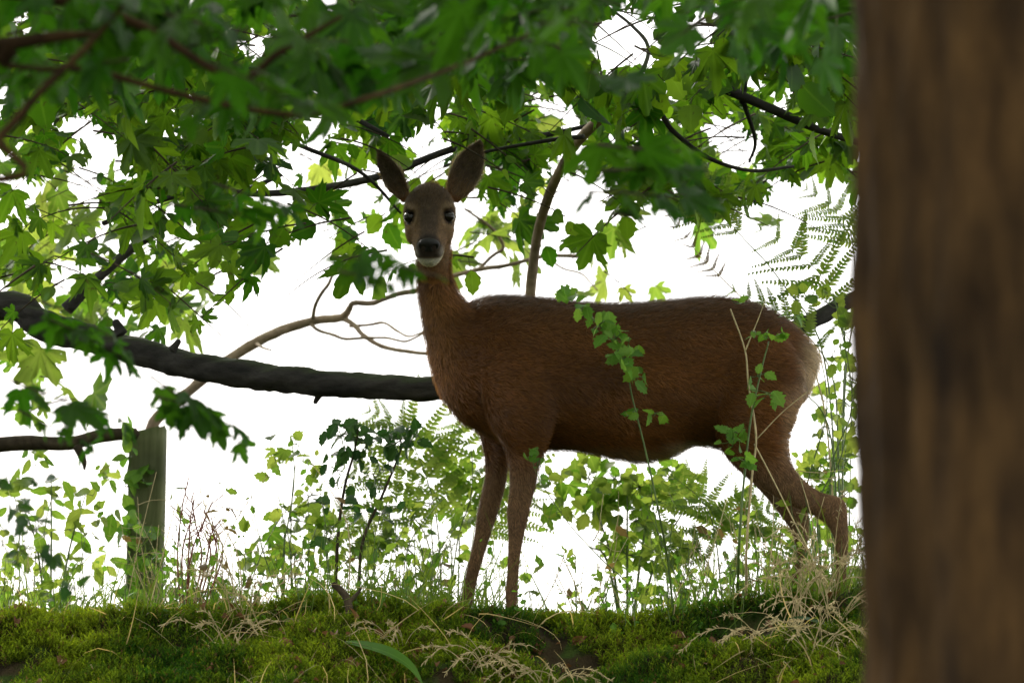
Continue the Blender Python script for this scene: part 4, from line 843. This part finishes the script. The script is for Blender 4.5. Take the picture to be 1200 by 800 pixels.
for k in range(9):
    a = 205+k*7; top = (a+rng.uniform(-16, 24), rng.uniform(560, 640)); pts = [gp(222+k*2-8, .05)]+pxline([.05]*2, (a+rng.uniform(-4, 4), 655), ((a+top[0])/2, (640+top[1])/2))+[P(*top, .05)]
    V, F = tube(pts, [.0024, .002, .0015, .0009], 5, 4); nod = [(V, F)]
    for q in range(5):
        t = 0.45+0.12*q; b = pts[1]*(1-t)+pts[3]*t; e = b+np.array([rng.uniform(-.03, .03), 0, .02]); nod.append(tube([b, e], [.001, .0012], 4, 2))
    link('stalk', mk('stalk', *join(nod), M_REDSTEM), h12.o)

def bush(label, px, Y, stems, boxes, kind, size, bias=(0, .9, .3)):
    h = Plant('leafy_bush', label, 'bush', gp(px, Y))
    for a, b in stems: h.stem([gp(px+(a-px)*.4, Y)]+pxline([Y]*2, (px+(a-px)*.75+rng.uniform(-8, 8), 690-(690-b)*.5), (a, b)), .0035, .001)
    h.leaves_px(kind, boxes, Y, size, bias)
bush('loose pale bush between the sapling and the dark shrub', 360, .9, ((330, 600), (360, 560), (395, 610), (350, 640)), [(340, 610, 24, 20, 10), (365, 580, 22, 22, 10), (385, 630, 26, 22, 12), (345, 650, 26, 18, 12), (410, 655, 30, 16, 12), (310, 665, 26, 14, 9), (360, 540, 16, 14, 5)], 'bramble', .030)
bush('pale bush filling the gap behind the front legs', 530, 1.4, ((500, 560), (540, 540), (560, 600), (520, 620)), [(505, 590, 28, 26, 13), (535, 560, 26, 24, 11), (555, 610, 24, 26, 11), (525, 640, 30, 24, 13), (480, 640, 26, 22, 11), (575, 660, 20, 18, 7), (610, 660, 16, 18, 5)], 'bramble', .034)
bush('pale bush behind the hind legs', 905, .9, ((880, 600), (930, 570), (960, 600), (860, 640)), [(880, 620, 24, 22, 11), (905, 650, 24, 18, 11), (860, 660, 20, 16, 8), (955, 640, 20, 24, 9), (935, 540, 16, 20, 6), (840, 620, 18, 22, 7), (890, 585, 18, 14, 6), (820, 660, 20, 18, 7)], 'bramble', .032)
bush('bright leafy bush between rump and near trunk', 985, 1.2, ((960, 480), (1000, 430), (990, 540), (970, 590)), [(965, 470, 22, 26, 10), (995, 440, 18, 28, 10), (985, 510, 22, 26, 11), (965, 540, 22, 22, 9), (990, 580, 20, 26, 10), (970, 620, 20, 24, 9), (1000, 380, 14, 24, 6)], 'bramble', .040)
bush('pale leafy bush at the far left edge', 30, 1.6, ((10, 560), (40, 600), (70, 560), (100, 640)), [(15, 580, 22, 24, 9), (45, 610, 26, 24, 10), (75, 570, 22, 20, 7), (20, 650, 24, 22, 9), (70, 660, 28, 20, 10), (115, 660, 24, 18, 8), (125, 560, 16, 22, 5), (40, 530, 22, 14, 5)], 'lance', .050)

bush('maple seedlings growing low between rump and near trunk', 970, .8, ((950, 560), (980, 520), (995, 600)), [(960, 560, 24, 26, 6), (985, 530, 20, 28, 6), (975, 610, 24, 24, 6), (940, 620, 20, 20, 4), (995, 470, 14, 30, 5)], 'maple_bright', .052)
bush('maple seedlings growing low left of the dark shrub', 340, 1.2, ((320, 560), (350, 520), (370, 600)), [(335, 530, 20, 18, 3), (350, 600, 26, 22, 6), (385, 620, 26, 22, 6), (320, 640, 26, 20, 6), (420, 630, 26, 20, 5)], 'maple_bright', .050)

# broad leaves lying over the moss
def strap_leaf(name, label, pts, w, mat):
    A = cr(np.array(pts), 5); t = nrm(np.gradient(A, axis=0)); side = nrm(np.cross(t, [0, -0.5, 0.85])); k = len(A); u = np.linspace(0, 1, k); ww = (w*np.sin(np.pi*np.clip(u*.93+.07, 0, 1)**.8))[:, None]
    n_ = nrm(np.cross(side, t)); V = np.stack([A-side*ww+n_*ww*.25, A, A+side*ww+n_*ww*.25], 1).reshape(-1, 3); F = []
    for q in range(k-1): a = 3*q; F += [(a, a+1, a+4), (a, a+4, a+3), (a+1, a+2, a+5), (a+1, a+5, a+4)]
    th_ = thing(name, label, 'leaf plant', (pts[0][0], pts[0][1], pts[0][2])); link('blade', mk('blade', V, np.array(F), mat, uv=np.stack([np.repeat(u, 3), np.tile([1, 0, 1.0], k)], 1)), th_)
    V, F = tube([pts[0]-np.array([0, -.01, .03]), pts[0], A[min(6, k-1)]], [.002, .002, .001], 5, 3); link('leaf_stalk', mk('leaf_stalk', V, F, M_STEM), th_)
strap_leaf('dock_leaf', 'long green dock leaf arching over the moss at the bottom', [P(405, 752, -.42), P(430, 757, -.46), P(458, 766, -.50), P(482, 782, -.52), P(498, 806, -.52)], .018, M_HERB)
strap_leaf('dock_leaf', 'small blue green leaf lying on moss near the trunk', [P(974, 736, -.36), P(955, 728, -.37), P(938, 724, -.38), P(918, 725, -.38)], .010, M_DARK)

# ferns
def pinna_mesh(seed, mat, np_=16):
    r = np.random.RandomState(seed); V, F = [], []
    for k in range(np_*2):
        t = (k//2+.6)/np_; sg = 1 if k % 2 else -1; l = 0.125*(1-t)**0.75+0.020; a = math.radians(62+6*r.randn()); d = np.array([math.sin(a)*sg, math.cos(a)]); b = np.array([0, t]); w = .031*(0.7+.3*(1-t)); o_ = len(V); pv = np.array([-d[1], d[0]])*w
        z = -0.10*t*t; zt = z-0.02-0.03*r.rand()
        for q, zz_ in ((b-pv, z), (b+pv, z), (b+d*l*.65+pv*.8, (z+zt)/2+.01), (b+d*l*.65-pv*.8, (z+zt)/2+.01), (b+d*l, zt)): V.append((q[0], q[1], zz_))
        F += [(o_, o_+1, o_+2), (o_, o_+2, o_+3), (o_+3, o_+2, o_+4)]
    o_ = len(V); V += [(-.008, 0, 0), (.008, 0, 0), (.002, 1, -.1), (-.002, 1, -.1)]; F += [(o_, o_+1, o_+2), (o_, o_+2, o_+3)]
    return mk('pinna', np.array(V), np.array(F), mat, uv=np.ones((len(V), 2)))
PIN = {m: [pinna_mesh(k, m) for k in range(3)] for m in (M_FERN, M_RUST)}
def fern(label, base, fronds, group=None):
    f = thing('fern', label, 'fern', base, group)
    for pts, plen, npair, nn, mat, st in fronds:
        C = cr(np.array(pts), 10); tot = len(C); V, F = tube(C[::3], np.linspace(.0026, .0007, len(C[::3])), 5, 2); fr = link('frond', mk('frond', V, F, M_STEM if mat is M_FERN else M_DRYSTEM), f)
        T = nrm(np.gradient(C, axis=0)); nn = nrm(nn)
        for k in range(npair):
            t = st+(1-st)*(k+.5)/npair; i_ = min(tot-1, int(t*(tot-1))); side = nrm(np.cross(T[i_], nn)); u_ = (t-st)/(1-st); L = plen*(math.sin(math.pi*(0.22+0.78*u_))**.8 if u_ < .98 else .1)*(1-.35*u_)+.01
            for sg in (-1, 1):
                y = nrm(side*sg*1.0+T[i_]*0.55+rng.randn(3)*.17); link('pinna', PIN[mat][rng.randint(3)], fr, mat4(frame(y, nn+rng.randn(3)*.18), C[i_], L*(.9+.2*rng.rand())))
    return f
V3 = lambda *a: np.array(a, float)
fb1 = gp(985, .45)
fern('wiry bracken fern spreading its fronds above the rump', fb1, [
    ([fb1]+pxline([.45]*5, (982, 520), (975, 440), (948, 395), (905, 362), (850, 335)), .17, 8, V3(.2, -1, .9), M_FERN, .52),
    ([fb1]+pxline([.5]*5, (988, 480), (990, 400), (972, 340), (940, 300), (880, 262)), .17, 8, V3(-.3, -1, .8), M_FERN, .55),
    ([fb1]+pxline([.55]*5, (990, 460), (1002, 360), (1000, 290), (985, 250), (935, 215)), .14, 8, V3(.2, -1, .5), M_FERN, .60),
    ([fb1]+pxline([.42]*4, (975, 520), (945, 462), (915, 446), (885, 440)), .08, 8, V3(0, -1, .4), M_FERN, .62),
    ([fb1]+pxline([.5]*5, (968, 430), (915, 330), (872, 280), (835, 240), (795, 200)), .12, 11, V3(0, -1, .7), M_FERN, .64),
    ([fb1]+pxline([.48]*5, (960, 450), (885, 365), (850, 330), (812, 290), (765, 225)), .05, 9, V3(0, -1, .6), M_RUST, .62)])
fb2 = gp(520, 1.1)
fern('pale bracken fern behind the chest and front legs', fb2, [
    ([fb2]+pxline([1.1]*4, (515, 640), (500, 560), (470, 500), (425, 478)), .24, 10, V3(.3, -1, .8), M_FERN, .34),
    ([fb2]+pxline([1.15]*4, (535, 640), (552, 580), (550, 520), (520, 478)), .24, 10, V3(-.3, -1, .5), M_FERN, .30),
    ([fb2]+pxline([1.2]*4, (490, 660), (450, 630), (410, 615), (350, 605)), .15, 13, V3(0, -1, .8), M_FERN, .35),
    ([fb2]+pxline([1.15]*4, (550, 655), (580, 610), (600, 580), (640, 560)), .15, 11, V3(.2, -1, .6), M_FERN, .35),
    ([fb2]+pxline([1.05]*4, (505, 650), (480, 600), (440, 560), (395, 545)), .17, 9, V3(0, -1, .9), M_FERN, .35)])
fb3 = gp(850, .7)
fern('small bracken fern under the hind quarters', fb3, [
    ([fb3]+pxline([.7]*3, (840, 640), (825, 590), (785, 555)), .16, 12, V3(.2, -1, .7), M_FERN, .35),
    ([fb3]+pxline([.7]*3, (865, 640), (880, 610), (920, 590)), .13, 11, V3(0, -1, .6), M_FERN, .35),
    ([fb3]+pxline([.75]*3, (830, 660), (790, 640), (740, 640)), .12, 11, V3(0, -1, .8), M_FERN, .35)])

# seeding grass tufts, each stalk its own part
def tuft(label, px, py, Y, n, L, droop0, spread, seedhead=True):
    b = P(px, py, Y); b[2] = hz(b[0], Y)-.005; t = thing('grass_tuft', label, 'grass', b, 'tufts of dry seeding grass')
    for k in range(n):
        droop = droop0*rng.uniform(.45, 1.1); d = nrm(V3(rng.uniform(-1, 1)*spread*.8, -rng.uniform(.1, .45), 1.0)); l = L*rng.uniform(.6, 1.15); out = nrm(V3(d[0]*2+rng.uniform(-.4, .4), -.35, -.2))
        b2 = b+rng.randn(3)*V3(.016, .012, 0)
        pts = [b2+d*l*s_*(1-.35*droop*s_)+out*l*droop*s_*s_*.55+V3(0, 0, -l*droop*.55*s_**3) for s_ in np.linspace(0, 1, 6)]
        bits = [tube(pts, np.linspace(.0011, .0005, 6), 4, 4)]
        if seedhead:
            C = cr(np.array(pts), 8); m = len(C)
            for q in range(20):
                i_ = int(m*(.58+.41*q/20)); o_ = nrm(rng.randn(3)+nrm(C[min(m-1, i_+1)]-C[i_-1])*2.2); bits.append(tube([C[i_], C[i_]+o_*.005, C[i_]+o_*.011], [.0004, .0010, .0003], 4, 2))
        V, F = join(bits); link('stalk', mk('stalk', V, F, M_DRYSTEM), t)
tuft('dry drooping seed grass at the foot of the near tree trunk', 978, 690, -.30, 16, .26, .85, .8)
tuft('dry seed grass arching in front of the hind legs', 935, 680, -.26, 13, .28, .7, .7)
tuft('tall straw grass veiling the near hind leg', 968, 690, -.20, 16, .34, .55, .55)
tuft('slender dry grass in front of the far hind leg', 915, 700, -.19, 12, .28, .55, .6)
tuft('slender dry grass rising beside the red dock stalks', 290, 712, -.20, 12, .22, .5, .7)
tuft('dry grass hanging low in the middle of the bank', 560, 775, -.42, 12, .17, .9, 1.0)
tuft('pale dry grass below the front hooves', 640, 775, -.44, 10, .16, .9, 1.0)
tuft('dry grass near the lower right of the mossy bank', 895, 745, -.40, 10, .18, .85, 1.0)
tuft('dry grass sprouting on the left of the bank', 270, 745, -.36, 9, .17, .8, .9)
tuft('dry grass at the bottom edge beside the near trunk', 955, 790, -.48, 12, .20, .85, 1.0)
tuft('dry grass stalks beside the long dock leaf', 470, 730, -.30, 10, .17, .85, .9)

# small dead leaves and bark crumbs caught in the moss
x, y, r = bank_points(1100, -.72, -.08, 64); ok = fbm(x*5, y*5, 12, 3) > -.05; x, y = x[ok], y[ok]; n = len(x); q = ovate(5, .3, .5, .5, .03, 4)
V, F = scatter(q[0], q[1], frames(r.randn(n, 3)*V3(1, 1, .3), r.randn(n, 3)*.5+V3(0, -.4, .8)), np.stack([x, y, height(x, y)+.010+.010*r.rand(n)], -1), .010+.024*r.rand(n)**2)
link('leaf_litter', mk('leaf_litter', V, F, M_DEAD, uv=np.tile(q[2], (n, 1))), kind='stuff', label='small brown dead leaves caught in the moss', category='leaf litter')
# fallen leaves and a broken twig on the moss
for label, px, py, Y, s in (('brown fallen leaf on moss left of the dark shrub', 345, 715, -.27, .045), ('brown fallen leaf among moss at the far left', 70, 742, -.36, .04), ('russet fallen leaf by the hoof of the far front leg', 533, 702, -.20, .035),
                            ('curled brown leaf on the crest below the belly', 803, 712, -.24, .05), ('tan fallen leaf low on the bank at the left', 325, 760, -.42, .045), ('rusty fallen leaf on the right of the bank', 905, 770, -.46, .04)):
    b = P(px, py, Y); b[2] = hz(b[0], Y)+.016; t = thing('fallen_leaf', label, 'leaf', b, 'fallen leaves on the moss')
    q = ovate(300+px, 0.30, 0.35, 0.5, 0.04, 7); link('blade', mk('blade', q[0], q[1], M_DEAD, uv=q[2]), t, mat4(frame(V3(rng.uniform(-1, 1), .1, .15), V3(rng.uniform(-.3, .3), -.7, .6)), b, s*0.95))
    V, F = tube([b, b+V3(rng.uniform(-.02, .02), -.005, .012)], [.0012, .0008], 4, 2); link('leaf_stalk', mk('leaf_stalk', V, F, M_DRYSTEM), t)
bt_ = gp(412, -.22); st_ = thing('broken_stick', 'dark broken stick poking out of the moss', 'stick', bt_)
V, F = tube([bt_-V3(0, 0, .02)]+pxline([-.23]*3, (408, 706), (400, 692), (390, 684)), [.010, .009, .008, .006], 10, 5, .2); link('shaft', mk('shaft', V, F, M_TWIG), st_)
V, F = tube(pxline([-.23]*3, (408, 706), (418, 696), (424, 688)), [.005, .004, .002], 7, 4, .2); link('snag', mk('snag', V, F, M_TWIG), st_)
